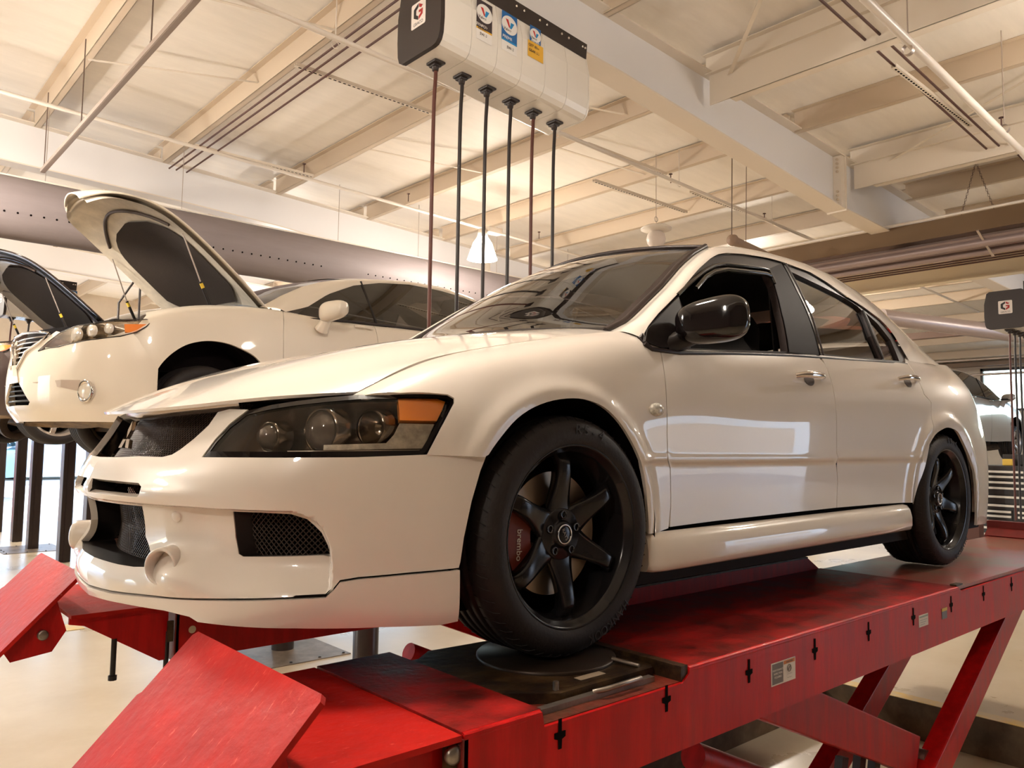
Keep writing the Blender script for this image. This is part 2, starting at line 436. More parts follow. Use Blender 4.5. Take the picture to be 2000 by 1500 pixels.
def side_fn(u, v, P):
    x, z = P[:, 0], P[:, 2]
    P = P.copy(); push = np.zeros(len(x))
    for cx, cz, amp, r0 in ((-.035, .335, .012, .36), (2.60, .315, .016, .375)):
        r = np.hypot(x-cx, z-cz)
        push += amp*np.exp(-((r-r0-.015)/.030)**2)*(z < 1.0)*(1-sstep(.12, .2, np.abs(z-.315)*0))
    # moulding crease low on the doors
    push -= .0055*sstep(.520, .510, z)*sstep(.26, .32, x)*(1-sstep(2.30, 2.36, x))
    push += .004*np.exp(-((z-.528)/.012)**2)*sstep(.26, .32, x)*(1-sstep(2.30, 2.36, x))
    P[:, 1] -= push
    return P
SIDE = Surf(SX, list(range(9)), [[(x, -y, z) for z, y in row] for x, row in zip(SX, SZ)], side_fn)

# ---- bonnet: u = 0 centre .. 5 edge, v = 0 front .. 5 rear
HV = [0, 1, 2, 3, 4, 5]
HG = [
 # centre                .2                  .38                .52                .63              edge
 [(-.905,0,.640),(-.893,.2,.643),(-.850,.38,.650),(-.785,.52,.662),(-.690,.625,.674),(-.575,.700,.684)],
 [(-.70,0,.737),(-.69,.2,.737),(-.655,.38,.740),(-.60,.52,.736),(-.54,.63,.733),(-.455,.708,.748)],
 [(-.45,0,.820),(-.44,.2,.822),(-.42,.38,.824),(-.39,.52,.815),(-.36,.63,.797),(-.33,.712,.792)],
 [(-.18,0,.880),(-.18,.2,.882),(-.17,.38,.883),(-.15,.53,.872),(-.13,.64,.854),(-.11,.718,.842)],
 [(.08,0,.922),(.08,.2,.924),(.08,.38,.924),(.09,.54,.914),(.10,.65,.898),(.11,.724,.885)],
 [(.25,0,.950),(.25,.2,.950),(.26,.38,.950),(.28,.55,.943),(.30,.66,.930),(.315,.728,.919)],
]
HOOD = Surf(HV, HV, np.transpose(np.array([[(x, -y, z) for x, y, z in r] for r in HG]), (1, 0, 2)))
NOSE = Surf(NU, NV, nose_grid())

# ---- side of the cabin (tumblehome), u = x, v = z
def cab_y(x, z):
    d = z-.93
    return .795-.22*d-.42*d*d-.05*np.clip(x-1.9, 0, 2)**2-.02*np.clip(.6-x, 0, 2)
class CabS:
    def __call__(s, u, v):
        u = np.atleast_1d(np.asarray(u, float)); v = np.atleast_1d(np.asarray(v, float))
        return np.stack([u, -cab_y(u, v), v], 1)
    normal = Surf.normal
CAB = CabS()
# the lower mouth of the bumper is sunk behind the bar, with a sharp upper and outer lip
_mv = [.18, .24, .266, .294, .335, .367, .381, .396, .402, .408]
_mu = [.80, .832, .832, .830, .824, .81, .797, .779, .76, .735]
def nose_fn(u, v, P):
    x = np.abs(u)
    A = sstep(.409, .403, v)*sstep(0, .010, np.interp(v, _mv, _mu)-x)
    A *= sstep(.205, .295, v)
    dep = (.020+.020*sstep(.34, .48, x))*A
    dep -= .045*np.exp(-((x-.43)/.095)**2-((v-.258)/.050)**2)       # swelling round the driving-lamp duct
    dep += .012*sstep(.412, .40, v)*sstep(.87, .80, x)*0
    # rounded bar above the mouth
    dep -= .010*np.exp(-((v-.432)/.022)**2)*sstep(.62, .35, x)
    P = P.copy()
    tx = np.interp(x, NU, np.gradient(NPX, NU)); ty = np.interp(x, NU, np.gradient(NPY, NU)); L = np.hypot(tx, ty)
    P[:, 0] += ty/L*dep; P[:, 1] -= -tx/L*dep
    return P
NOSED = Surf(NU, NV, nose_grid(), nose_fn)
# ---------------------------------------------------------------- surfaces of the tall wagon (own frame: x back from its front axle, y half width, z above its tyres' foot)
WU = [0, .25, .50, .72, .90, 1.06, 1.22, 1.40]
WPX = [-1.04, -1.015, -.945, -.835, -.700, -.550, -.400, -.22]
WPY = [0, .25, .49, .68, .80, .88, .925, .94]
WV = [.20, .30, .42, .55, .68, .80, .90, .99]
WD0 = [.09, .02, .0, .0, .015, .035, .07, .13]
WD1 = [.03, .01, .0, .0, .0, .012, .03, .08]
def wnose_grid(xa, yc, zg):
    dx = np.gradient(WPX, WU); dy = np.gradient(WPY, WU); G = []
    for i in range(len(WU)):
        t = np.array([dx[i], dy[i]]); t /= np.linalg.norm(t); n = np.array([t[1], -t[0]])
        if i == 0: n = np.array([1, 0])
        w = sstep(.3, 1.1, WU[i])
        G.append([[xa+WPX[i]+n[0]*((1-w)*WD0[j]+w*WD1[j]), yc-(WPY[i]+n[1]*((1-w)*WD0[j]+w*WD1[j])), zg+WV[j]] for j in range(len(WV))])
    return np.array(G)
WSX = [-.60, -.40, -.15, .25, .62, 1.2, 2.0, 2.8, 3.3, 3.7]
WSZ = [
 [(.30,.83),(.45,.84),(.60,.84),(.75,.83),(.86,.81),(.93,.78),(.965,.70)],
 [(.28,.915),(.45,.925),(.60,.925),(.75,.92),(.88,.90),(.985,.86),(1.035,.76)],
 [(.28,.935),(.45,.94),(.60,.94),(.76,.935),(.90,.92),(1.05,.875),(1.11,.77)],
 [(.28,.935),(.45,.94),(.62,.94),(.80,.935),(.95,.92),(1.11,.885),(1.17,.79)],
 [(.28,.925),(.45,.93),(.62,.935),(.80,.93),(.96,.92),(1.13,.89),(1.18,.83)],
 [(.26,.91),(.45,.925),(.62,.935),(.80,.935),(.98,.925),(1.11,.89),(1.16,.85)],
 [(.26,.91),(.45,.925),(.62,.935),(.80,.94),(.99,.925),(1.13,.89),(1.18,.85)],
 [(.28,.93),(.45,.94),(.62,.945),(.80,.94),(.99,.92),(1.15,.88),(1.20,.84)],
 [(.30,.90),(.45,.91),(.62,.915),(.80,.91),(.99,.89),(1.16,.85),(1.22,.80)],
 [(.34,.78),(.45,.80),(.62,.81),(.80,.80),(.99,.78),(1.16,.74),(1.22,.68)],
]
def wside_grid(xa, yc, zg): return [[(xa+x, yc-y, zg+z) for z, y in r] for x, r in zip(WSX, WSZ)]
WN = Surf(WU, WV, wnose_grid(0, 0, 0)); WS = Surf(WSX, list(range(7)), wside_grid(0, 0, 0))
class WCab:     # window side: u = own x, v = own z
    def __init__(s, xa, yc, zg): s.a = (xa, yc, zg)
    def __call__(s, u, v):
        u = np.atleast_1d(np.asarray(u, float)); v = np.atleast_1d(np.asarray(v, float)); xa, yc, zg = s.a
        return np.stack([xa+u, yc-(.865-.36*(v-1.13)-.15*np.clip(v-1.13, 0, 1)**2), zg+v], 1)
    normal = Surf.normal
WC = WCab(0, 0, 0)
WROT = .11; WLOC = (.70-.94*math.sin(WROT), 3.66+.94*math.cos(WROT), .47)   # where the wagon stands on its lift
# outlines of the panels in the (u, v) coordinates of their surfaces
TR = {
 'head': [(0.4764, 0.5239), (0.4955, 0.5665), (0.525, 0.6034), (0.5745, 0.6379), (0.6512, 0.651), (0.7238, 0.6608), (0.8007, 0.67), (0.8781, 0.6774), (0.9886, 0.6813), (1.0932, 0.6833), (1.1245, 0.682), (1.1358, 0.6734), (1.1324, 0.663), (1.0887, 0.6), (1.0488, 0.542), (1.0383, 0.5336), (0.8823, 0.5302), (0.7113, 0.5269)],
 'grille': [(0.0081, 0.6143), (0.2576, 0.6256), (0.4603, 0.6341), (0.4443, 0.6011), (0.4144, 0.5683), (0.3836, 0.5406), (0.3638, 0.5278), (0.3322, 0.5198), (0.2348, 0.5215), (0.1526, 0.5238)],
 'slot': [(0.0604, 0.4563), (0.1918, 0.4552), (0.2863, 0.454), (0.3017, 0.4472), (0.3014, 0.4323), (0.2916, 0.4269), (0.2092, 0.4267), (0.0763, 0.4263)],
 'intake': [(0.0709, 0.397), (0.2054, 0.3998), (0.3191, 0.3998), (0.3028, 0.3229), (0.3656, 0.2546), (0.2861, 0.2493), (0.1998, 0.2477), (0.1266, 0.2476)],
 'duct': [(0.3766, 0.2769)],
 'tow': [(0.3851, 0.3794)],
 'sideint': [(0.5667, 0.3998), (0.6508, 0.4004), (0.7265, 0.3987), (0.7651, 0.3876), (0.7819, 0.3738), (0.7989, 0.3576), (0.814, 0.3298), (0.8238, 0.3067), (0.7179, 0.3021), (0.5955, 0.2971), (0.5822, 0.3022), (0.57, 0.3391)],
 'mouth': [(0.1029, 0.4105), (0.3407, 0.4046), (0.4838, 0.4072), (0.6023, 0.409), (0.7397, 0.4081), (0.7789, 0.3961), (0.8098, 0.3667), (0.8237, 0.3349), (0.8304, 0.2943), (0.8324, 0.2661)],
 'lipseam': [(-0.0467, 0.1629), (0.176, 0.183), (0.4222, 0.1982), (0.6144, 0.2113), (0.7578, 0.2204), (0.8182, 0.2237), (0.8354, 0.2403), (0.8484, 0.257), (0.8899, 0.2629), (1.0134, 0.2692), (1.1366, 0.2732)],
 'lipbot': [(-0.0094, 0.1513), (0.2179, 0.1623), (0.3854, 0.1632), (0.4728, 0.1687), (0.4975, 0.1592), (0.6102, 0.1607), (0.7576, 0.1629), (0.9422, 0.1607), (1.0982, 0.1554), (1.1413, 0.1636)],
 'bumpseam': [(1.0487, 0.5372), (1.1377, 0.5377), (1.2041, 0.5366)],
 'bumparch': [(1.1872, 0.4986), (1.1659, 0.4273), (1.1478, 0.3428), (1.1401, 0.286), (1.1414, 0.2228), (1.1457, 0.1693)],
 'fend_front': [(-0.5738, 7.6133), (-0.512, 5.8822), (-0.4327, 5.3393), (-0.4068, 5.2001), (-0.394, 5.0162), (-0.3963, 4.8638), (-0.4377, 4.0508), (-0.4714, 3.2422)],
 'arch': [(-0.3818, 1.3432), (-0.3629, 2.0727), (-0.3403, 2.6872), (-0.3155, 3.1807), (-0.2722, 3.6614), (-0.2189, 4.1034), (-0.1574, 4.4015), (-0.0878, 4.5668), (-0.0154, 4.5904), (0.0431, 4.5051), (0.1041, 4.3027), (0.16, 3.9811), (0.2109, 3.5961), (0.2569, 3.1479), (0.2893, 2.6062), (0.3114, 1.9337), (0.3227, 1.2993), (0.3239, 1.043)],
 'fend_rear': [(0.3764, 1.0096), (0.4432, 1.1149), (0.4494, 1.6173), (0.4406, 2.7614), (0.4186, 2.9928), (0.4159, 3.6585), (0.4205, 4.4219), (0.4291, 5.1692), (0.4389, 6.0367), (0.4452, 6.6184)],
 'fend_bot': [(0.3239, 1.0203), (0.38, 1.0072), (0.4489, 1.0762)],
 'belt': [(0.388, 6.8055), (0.4517, 6.6584), (0.543, 6.67), (0.9189, 6.8774), (1.4641, 6.9965), (1.9669, 7.0253), (2.4009, 7.0328)],
 'bgap': [(1.4907, 7.0146), (1.5099, 6.4398), (1.52, 5.6296), (1.5184, 4.7428), (1.5079, 3.7885), (1.5057, 3.2166), (1.512, 3.075), (1.5309, 2.1197), (1.5309, 1.203)],
 'rdoor_rear': [(2.4155, 7.0512), (2.412, 6.2439), (2.4148, 5.32), (2.4719, 4.9794), (2.4309, 4.3113), (2.3963, 3.4703), (2.3284, 2.1939), (2.2548, 1.1406)],
 'sill_top': [(0.4487, 1.1002), (0.7021, 1.1485), (1.5311, 1.1871), (2.2546, 1.1585)],
 'rarch': [(2.2884, 2.4252), (2.3175, 2.9582), (2.3805, 3.3672), (2.4556, 3.7906), (2.5372, 3.9838), (2.6081, 4.0615), (2.7068, 3.9668), (2.7821, 3.6759), (2.8754, 3.1135), (2.9308, 2.4274), (2.9596, 1.6261), (3.4472, 0.603)],
 'marker': [(0.3611, 4.2723)],
 'h1': [(1.3299, 5.7481), (1.2111, 5.8045), (1.4649, 5.7293)],
 'h2': [(2.2667, 5.9057), (2.1463, 5.9425), (2.3967, 5.9835)],
 'fuel': [(2.7151, 6.0647)],
 'blackA': [(0.3691, 0.9029), (0.3966, 0.9337), (0.4618, 0.9833), (0.5951, 1.0675), (0.7867, 1.1924), (0.9124, 1.2596), (0.9759, 1.2863), (1.0426, 1.3054), (1.1876, 1.3284), (1.4001, 1.3495), (1.5174, 1.3516), (1.7364, 1.3427), (1.8652, 1.3105), (1.9892, 1.2654), (2.1377, 1.2297), (2.29, 1.1817), (2.363, 1.1276), (2.405, 1.0593), (2.4609, 0.9845)],
 'gfront': [(0.601, 1.0683), (0.7167, 1.136), (0.8279, 1.1933), (0.9052, 1.227), (1.0002, 1.2521), (1.1349, 1.2671), (1.2992, 1.2845), (1.3356, 1.2815), (1.3309, 1.2216), (1.2955, 1.1071), (1.2581, 0.9347), (0.8609, 0.9047), (0.5371, 0.8823)],
 'grear': [(1.5565, 1.3194), (1.8051, 1.2859), (1.9942, 1.2559), (2.0888, 1.2308), (2.1172, 1.2114), (2.0985, 1.0859), (2.1249, 0.9762), (1.7837, 0.9591), (1.5253, 0.95), (1.5349, 1.0421), (1.545, 1.1621)],
 'gquart': [(2.1501, 1.2055), (2.2412, 1.1602), (2.3202, 1.0867), (2.3385, 0.9844), (2.1537, 0.9762)],
 'bline': [(1.5143, 1.3486), (1.5076, 1.2375), (1.5158, 1.1019), (1.512, 0.9403)],
 'hoodseam': [(5.0649, -0.0233), (4.833, 0.6405), (4.7454, 1.2075), (4.9057, 1.9748), (5.0157, 2.2683)],
}
C3_B = [(0.318, -0.715, 0.92), (0.43, -0.7, 0.967), (0.516, -0.69, 1.026), (0.66, -0.665, 1.119), (0.829, -0.62, 1.23), (0.963, -0.585, 1.302), (1.092, -0.555, 1.358), (1.311, -0.54, 1.395), (1.604, -0.535, 1.411), (1.924, -0.535, 1.414), (2.188, -0.535, 1.395), (2.471, -0.54, 1.348), (2.644, -0.555, 1.293), (2.803, -0.58, 1.212), (2.932, -0.62, 1.124), (3.018, -0.66, 1.055), (3.178, -0.68, 1.009)]
TW = {
 'whead': [(0.323, 0.7185), (0.4154, 0.7808), (0.5269, 0.8491), (0.6536, 0.8919), (0.7848, 0.9109), (0.8979, 0.9381), (0.9976, 0.948), (1.1472, 0.9641), (1.1974, 0.9607), (1.1494, 0.9078), (1.083, 0.8599), (0.9814, 0.8229), (0.8435, 0.7978), (0.6844, 0.7698), (0.5373, 0.7426)],
 'wamber': [(1.0041, 0.9123), (1.1422, 0.9231), (1.1098, 0.8889), (1.0529, 0.8577), (1.0107, 0.8624)],
 'wgrille': [(0.4177, 0.8305), (0.3357, 0.7845), (0.1601, 0.7213), (0.0212, 0.6559), (-0.1316, 0.6329)],
 'wlow': [(0.119, 0.4835), (0.2769, 0.3493), (0.2473, 0.3241), (-0.1731, 0.3013)],
 'wfog': [(0.7884, 0.4238)],
 'wcrease': [(0.3005, 0.4889), (0.5975, 0.5021), (0.7467, 0.5026)],
 'warch': [(-0.4263, 0.9034), (-0.4079, 1.5149), (-0.3613, 2.2392), (-0.2737, 2.8723), (-0.1575, 3.3413), (-0.0166, 3.5111), (0.128, 3.3717), (0.2562, 3.0797), (0.3769, 2.7624), (0.4468, 2.4364)],
 'wseam': [(-0.5486, 3.7547), (-0.4147, 3.3484), (-0.2815, 2.9724)],
 'wdoor': [(0.7803, 10.4272), (0.6385, 4.1307), (0.6386, 2.8277), (0.6431, 1.8943)],
 'wwin': [(0.7931, 1.1557), (0.9237, 1.2478), (1.1741, 1.4052), (1.497, 1.5435), (1.8274, 1.6262), (2.238, 1.6802), (2.6599, 1.6825), (2.9479, 1.6587), (3.1638, 1.6205), (2.3423, 1.2315), (1.4006, 1.2087)],
 'wroof': [(0.5192, 1.1895), (0.7387, 1.3223), (0.9716, 1.4451), (1.2113, 1.5353), (1.4588, 1.604), (1.7145, 1.6546), (2.2589, 1.729), (2.7672, 1.7534), (3.1598, 1.6921)],
 'wfend': [(-0.41, 4.9135), (-0.1959, 5.5741), (0.0038, 5.5705), (0.4622, 6.3771), (0.7679, 9.9572)],
}
# ================================================================= the hall
def struct(o): o['kind'] = 'structure'; return o
FLM = mat('polished concrete', (.62, .53, .40), .30, noise=.35, nscale=.9, col2=(.50, .40, .27), bump=.04, bscale=14, rvar=.14)
CEIL = mat('white roof lining', (.93, .87, .79), .55, noise=.06, nscale=1.6, bump=.6, bscale=2.2, stretch=(1, 5, 1))
STW = mat('white painted steel', (.80, .71, .60), .45)
STT = mat('cream purlin steel', (.66, .54, .41), .5)
GIRD = mat('pale girder paint', (.84, .82, .82), .42)
WALLM = mat('painted wall', (.66, .56, .45), .7, noise=.1, nscale=2)
WALLD = mat('darkened unseen wall', (.16, .125, .10), .7, noise=.1, nscale=2)  # for unseen walls, darkened to cut the light they bounce
CAB_ = mat('brown cable', (.10, .045, .035), .5)
GALV = mat('galvanised pipe', (.50, .42, .37), .35, .6)
PIPEW = mat('white pipe paint', (.82, .74, .66), .35)
X0, X1, Y0, Y1 = -13, 24, -8.5, 19
A0, A1, B0, B1, PD = .0, 3.85, -1.75, .47, .235         # shallow pit under the near runway
V = [(X0, Y0), (X1, Y0), (X1, Y1), (X0, Y1), (A0, B0), (A1, B0), (A1, B1), (A0, B1)]
V = [(x, y, FLOOR) for x, y in V]+[(x, y, FLOOR-PD) for x, y in V[4:]]
struct(mk('floor', V, [(0, 1, 5, 4), (1, 2, 6, 5), (2, 3, 7, 6), (3, 0, 4, 7), (8, 9, 10, 11)], FLM))
PITM = mat('stained concrete edge', (.20, .13, .07), .7, noise=.5, nscale=6)
struct(mk('trim_2', [(A0, B0, FLOOR), (A1, B0, FLOOR), (A1, B1, FLOOR), (A0, B1, FLOOR), (A0, B0, FLOOR-PD), (A1, B0, FLOOR-PD), (A1, B1, FLOOR-PD), (A0, B1, FLOOR-PD)], [(0, 1, 5, 4), (1, 2, 6, 5), (2, 3, 7, 6), (3, 0, 4, 7)], PITM))
YEL = mat('worn yellow paint', (.72, .46, .10), .6, noise=.45, nscale=7, col2=(.60, .48, .30))
struct(MB().box((A1, B0, FLOOR), (A1+.11, B1+.1, FLOOR+.003)).build('trim_3', YEL))
struct(mk('trim_1', [(-60, -60, FLOOR-.30), (60, -60, FLOOR-.30), (60, 60, FLOOR-.30), (-60, 60, FLOOR-.30)], [(0, 1, 2, 3)], mat('outdoor paving', (.62, .60, .56), .8, noise=.25, nscale=.6)))
def roof_z(x): return 4.20-.045*(x-1.5)
V = []; nx, ny = 61, 8
struct(mk('ceiling', [(X0, Y0, roof_z(X0)), (X1, Y0, roof_z(X1)), (X1, Y1, roof_z(X1)), (X0, Y1, roof_z(X0)), (X0, Y0, roof_z(X0)+.2), (X1, Y0, roof_z(X1)+.2), (X1, Y1, roof_z(X1)+.2), (X0, Y1, roof_z(X0)+.2)],
   [(0, 3, 2, 1), (4, 5, 6, 7), (0, 1, 5, 4), (1, 2, 6, 5), (2, 3, 7, 6), (3, 0, 4, 7)], CEIL))
# sagging lining between purlins, one sheet per bay
def wall_with_holes(name, axis, pos, a0, a1, z0, z1, holes, th, m=WALLM):
    """wall in the plane axis=pos spanning a0..a1; holes (b0,b1,c0,c1) in order"""
    mb = MB()
    def bx(p, q, r_, s_):
        if q-p < 1e-3 or s_-r_ < 1e-3: return
        if axis == 'y': mb.box((p, pos, r_), (q, pos+th, s_))
        else: mb.box((pos, p, r_), (pos+th, q, s_))
    c = a0
    for b0, b1, c0, c1 in holes:
        bx(c, b0, z0, z1); bx(b0, b1, z0, c0); bx(b0, b1, c1, z1); c = b1
    bx(c, a1, z0, z1); return struct(mb.build(name, m))
ZT = 4.9
# north side: open bay doors; south side behind the camera: open bays towards the yard
wall_with_holes('wall_north', 'y', Y1, X0, X1, FLOOR, ZT, [(-11, -7.4, FLOOR, 2.6), (-6, -2.4, FLOOR, 2.6), (-1.2, 3.6, FLOOR, 2.6), (5, 8.6, FLOOR, 2.6), (10, 13.6, FLOOR, 2.6)], .25)
wall_with_holes('wall_south', 'y', Y0-.25, X0, X1, FLOOR, ZT, [(10.0, 16.6, FLOOR, 2.15)], .25, WALLD)
wall_with_holes('wall_east', 'x', X1, Y0, Y1, FLOOR, ZT, [(-1.5, 1.8, 1.68, 2.92), (2.4, 5.73, 1.68, 2.92), (8, 11, 1.68, 2.92)], .25)
wall_with_holes('wall_west', 'x', X0-.25, Y0, Y1, FLOOR, ZT, [(9, 13, FLOOR, 2.6)], .25, WALLD)
FRB = mat('black window frame', (.03, .022, .02), .4)
WG = sheet_glass('pale window film', (.85, .88, .84), base=.03)
for k, (a, b) in enumerate(((-1.5, 1.8), (2.4, 5.73), (8, 11))):
    w = struct(empty('window_%d' % (k+1), (X1, a, 1.68))); w['kind'] = 'structure'
    mb = MB(); z0, z1 = 1.68, 2.92; 
    for p, q in (((a, z0), (b, z0+.07)), ((a, z1-.07), (b, z1)), ((a, z0), (a+.07, z1)), ((b-.07, z0), (b, z1)), (((a+b)/2-.03, z0), ((a+b)/2+.03, z1))):
        mb.box((X1-.03, p[0], p[1]), (X1+.08, q[0], q[1]))
    o = mb.build('window_frame', FRB); o.parent = w; o.matrix_parent_inverse = w.matrix_world.inverted() if False else Matrix.Translation((-X1, -a, -1.68))
    o = mk('window_pane', [(X1+.03, a, z0), (X1+.03, b, z0), (X1+.03, b, z1), (X1+.03, a, z1)], [(0, 1, 2, 3)], WG); o.parent = w; o.matrix_parent_inverse = Matrix.Translation((-X1, -a, -1.68))
# ---------------------------------------------------------------- steel frames
def zb(x):      # underside of the tapered girders
    return float(np.interp(x, [-13, -6, 2.63, 6.78, 6.8, 17, 24], [3.15, 3.75, 3.50, 3.17, 3.16, 2.95, 2.75]))
def ztp(x): return roof_z(x)-.185
for gi, (y, lab) in enumerate(((-4.6, None), (1.67, 'deep pale steel girder running over the white sedan, carrying the hose reels'), (7.75, 'pale steel girder above the long round duct on the left'), (13.6, 'far pale steel girder beyond the round duct'))):
    r_ = empty('roof_girder', (0, y, 0), lab or 'pale steel girder behind the viewpoint over the front bays', 'girder', rz=0)
    xs = list(np.linspace(X0, X1, 31)); w = .11
    mb = MB(); 
    for a, b in zip(xs[:-1], xs[1:]):
        V = [(a, -.006, zb(a)), (b, -.006, zb(b)), (b, -.006, ztp(b)), (a, -.006, ztp(a)), (a, .006, zb(a)), (b, .006, zb(b)), (b, .006, ztp(b)), (a, .006, ztp(a))]
        mb.add(V, [(0, 1, 2, 3), (7, 6, 5, 4)])
    mb.build('web', GIRD, r_)
    for nm, f, t in (('bottom_flange', zb, .014), ('top_flange', lambda x: ztp(x)-.014, .014)):
        mb = MB(); V = []
        for a in xs: V += [(a, -w, f(a)), (a, w, f(a)), (a, w, f(a)+t), (a, -w, f(a)+t)]
        F = []
        for i in range(len(xs)-1):
            for j in range(4): F.append((i*4+j, (i+1)*4+j, (i+1)*4+(j+1) % 4, i*4+(j+1) % 4))
        mb.add(V, F); mb.build(nm, STW, r_)
    mb = MB(); x = 6.79
    mb.box((x-.09, -w+.01, zb(x)+.015), (x-.01, -.008, ztp(x)-.015)).box((x-.008, -w-.005, zb(x)-.01), (x+.008, w, ztp(x)))
    mb.build('splice_plate', STW, r_)
    for i in range(4):
        for z in (zb(x)+.06+.045*i, ztp(x)-.06-.045*i):
            MB().lathe([(.014, 0), (.014, .018), (0, .02)], axisM((x-.09, -.06, z), (-1, 0, 0)), 10).build('bolt', STT, r_)
frames = [-4.6, 1.67, 7.75, 13.6, 19]
# purlins, each bay its own set
def zsec(mb, x, z, y0, y1, h=.20, f=.065):
    mb.box((x-.004, y0, z), (x+.004, y1, z+h)).box((x, y0, z), (x+f, y1, z+.006)).box((x-f, y0, z+h-.006), (x, y1, z+h)).box((x+f-.004, y0, z), (x+f, y1, z+.02))
labs = ['nearest to the round duct end', '']
px = [(.14, 'purlin'), (1.53, 'purlin'), (3.02, 'purlin'), (4.45, 'purlin'), (5.85, 'purlin'), (7.3, 'purlin'), (8.8, 'purlin'), (10.3, 'purlin'), (11.8, 'purlin'), (13.3, 'purlin'), (14.8, 'purlin'), (17, 'purlin'), (19.5, 'purlin'), (22, 'purlin'), (-1.3, 'purlin'), (-2.8, 'purlin'), (-4.3, 'purlin')]
ordw = ['first', 'second', 'third', 'fourth', 'fifth', 'sixth', 'seventh', 'eighth', 'ninth', 'tenth', 'eleventh', 'twelfth', 'thirteenth', 'fourteenth']
vis = sorted([x for x, _ in px if x > -.5])
for x, _ in px:
    o = MB(); zsec(o, x, roof_z(x)-.21, 1.70, 7.7); o = o.build('roof_purlin', STT)
    lb = 'cream roof purlin between the two girders, %s counted from the left' % ordw[vis.index(x)] if x in vis else 'cream roof purlin above the left edge of the view, %s outward' % {-1.3: 'first', -2.8: 'second', -4.3: 'third'}[x]
    tag(o, lb, 'roof beam', 'purlins between the two girders')
for x, _ in px:
    if x < -.5: continue
    o = MB(); zsec(o, x, roof_z(x)-.21, 7.8, 18.9); o = o.build('roof_purlin', STT)
    tag(o, 'cream roof purlin beyond the round duct, %s counted from the left' % ordw[vis.index(x)], 'roof beam', 'purlins beyond the round duct')
for k, (x, deep) in enumerate(((4.28, 1), (5.84, 0), (7.08, 1), (8.58, 0), (9.9, 0), (11.4, 0), (12.9, 0), (14.4, 0), (15.9, 0), (18.5, 0), (21, 0), (1.5, 0), (2.9, 0))):
    mb = MB(); z = roof_z(x)-.21
    if deep:
        z = roof_z(x)-.48; mb.box((x-.005, -4.5, z), (x+.005, 1.60, z+.27)).box((x-.01, -4.5, z), (x+.10, 1.40, z+.010)).box((x-.05, -4.5, z+.27), (x+.05, 1.62, z+.28))
        zsec(mb, x, z+.28, -4.5, 1.64, .17)
    else: zsec(mb, x, z, -4.5, 1.64, .21)
    o = mb.build('roof_purlin', STW if deep else STT)
    tag(o, ('deep white roof beam butting into the girder web, %s of the two' % ('nearer' if k == 0 else 'farther')) if deep else 'shallow cream roof purlin in the right bay, %s counted away from the viewer' % ordw[k], 'roof beam', 'beams of the right bay')
# pipes, rods and cables
def run(name, pts, r_, m, lab, cat='pipe', group=None, n=10):
    return tag(tubeobj(name, pts, r_, m, None, n), lab, cat, group)
sp1 = empty('sprinkler_pipe', (0, 0, 0), 'thin white sprinkler pipe crossing the left ceiling above the raised hood', 'pipe'); MB().tube([(-2, 5.9, 3.72), (12, 6.28, 3.45)], .020, 10).build('pipe', PIPEW, sp1)
p = p2_ = empty('sprinkler_pipe', (0, 2.75, 3.45), 'white sprinkler pipe running beside the girder past the hose reel bank', 'pipe')
MB().tube([(-1.5, -.2, .05), (9.5, .33, .05), (16, .45, -.1)], .021, 10).build('pipe', PIPEW, p)
for x in (1.2, 3.6, 5.6, 7.7): MB().tube([(x, -.02+.04*x*.8, .06), (x, -.02+.04*x*.8, .45)], .004, 6).tube([(x+.03*math.cos(t), .04*x*.8-.02, .05+.03*math.sin(t)) for t in np.linspace(0, 6.28, 12)], .004, 5, closed=True).build('hanger', PIPEW, p)
p = p3_ = empty('overhead_pipe', (0, -.35, 3.15), 'stout white pipe descending across the right bay in front of the beams', 'pipe')
MB().tube([(1.5, -.02, .15), (6.1, .05, -.02), (6.3, .05, -.05)], .028, 14).tube([(6.3, .05, -.05), (7.6, .09, -.13)], .028, 14).build('pipe', PIPEW, p)
for x in (3.7, 5.6): MB().tube([(x, .03, .08), (x, .03, .9)], .0045, 6).lathe([(.036, -.02), (.036, .02)], axisM((x, .03, .03), (1, 0, 0)), 16).build('hanger', GALV, p)
run('pipe_drop', [(6.25, -.30, 3.05), (6.4, -.30, 2.2)], .02, PIPEW, 'short white pipe dropping at the right end of the stout pipe')
run('sprinkler_pipe', [(-2, 8.9, 3.3), (15, 9.3, 3.1)], .018, PIPEW, 'thin white pipe beyond the round duct, low behind the raised hoods')
c = empty('strut_rail', (.06, 2.2, 3.255), 'galvanised rail hung on rods, slanting across the top left ceiling', 'rail')
MB().box((-.022, -1.5, -.018), (.022, 4.46, .018)).box((-.016, -1.5, -.020), (.016, 4.46, -.016)).build('rail', GALV, c)
for y in (1.07, 2.95, 4.40): MB().tube([(0, y, .02), (0, y, .80)], .005, 6).tube([(.0, y+.03*math.cos(t), .03*math.sin(t)+.03) for t in np.linspace(0, 6.28, 12)], .005, 5, closed=True).build('hanger_rod', mat('dark rod', (.14, .09, .07), .5), c)
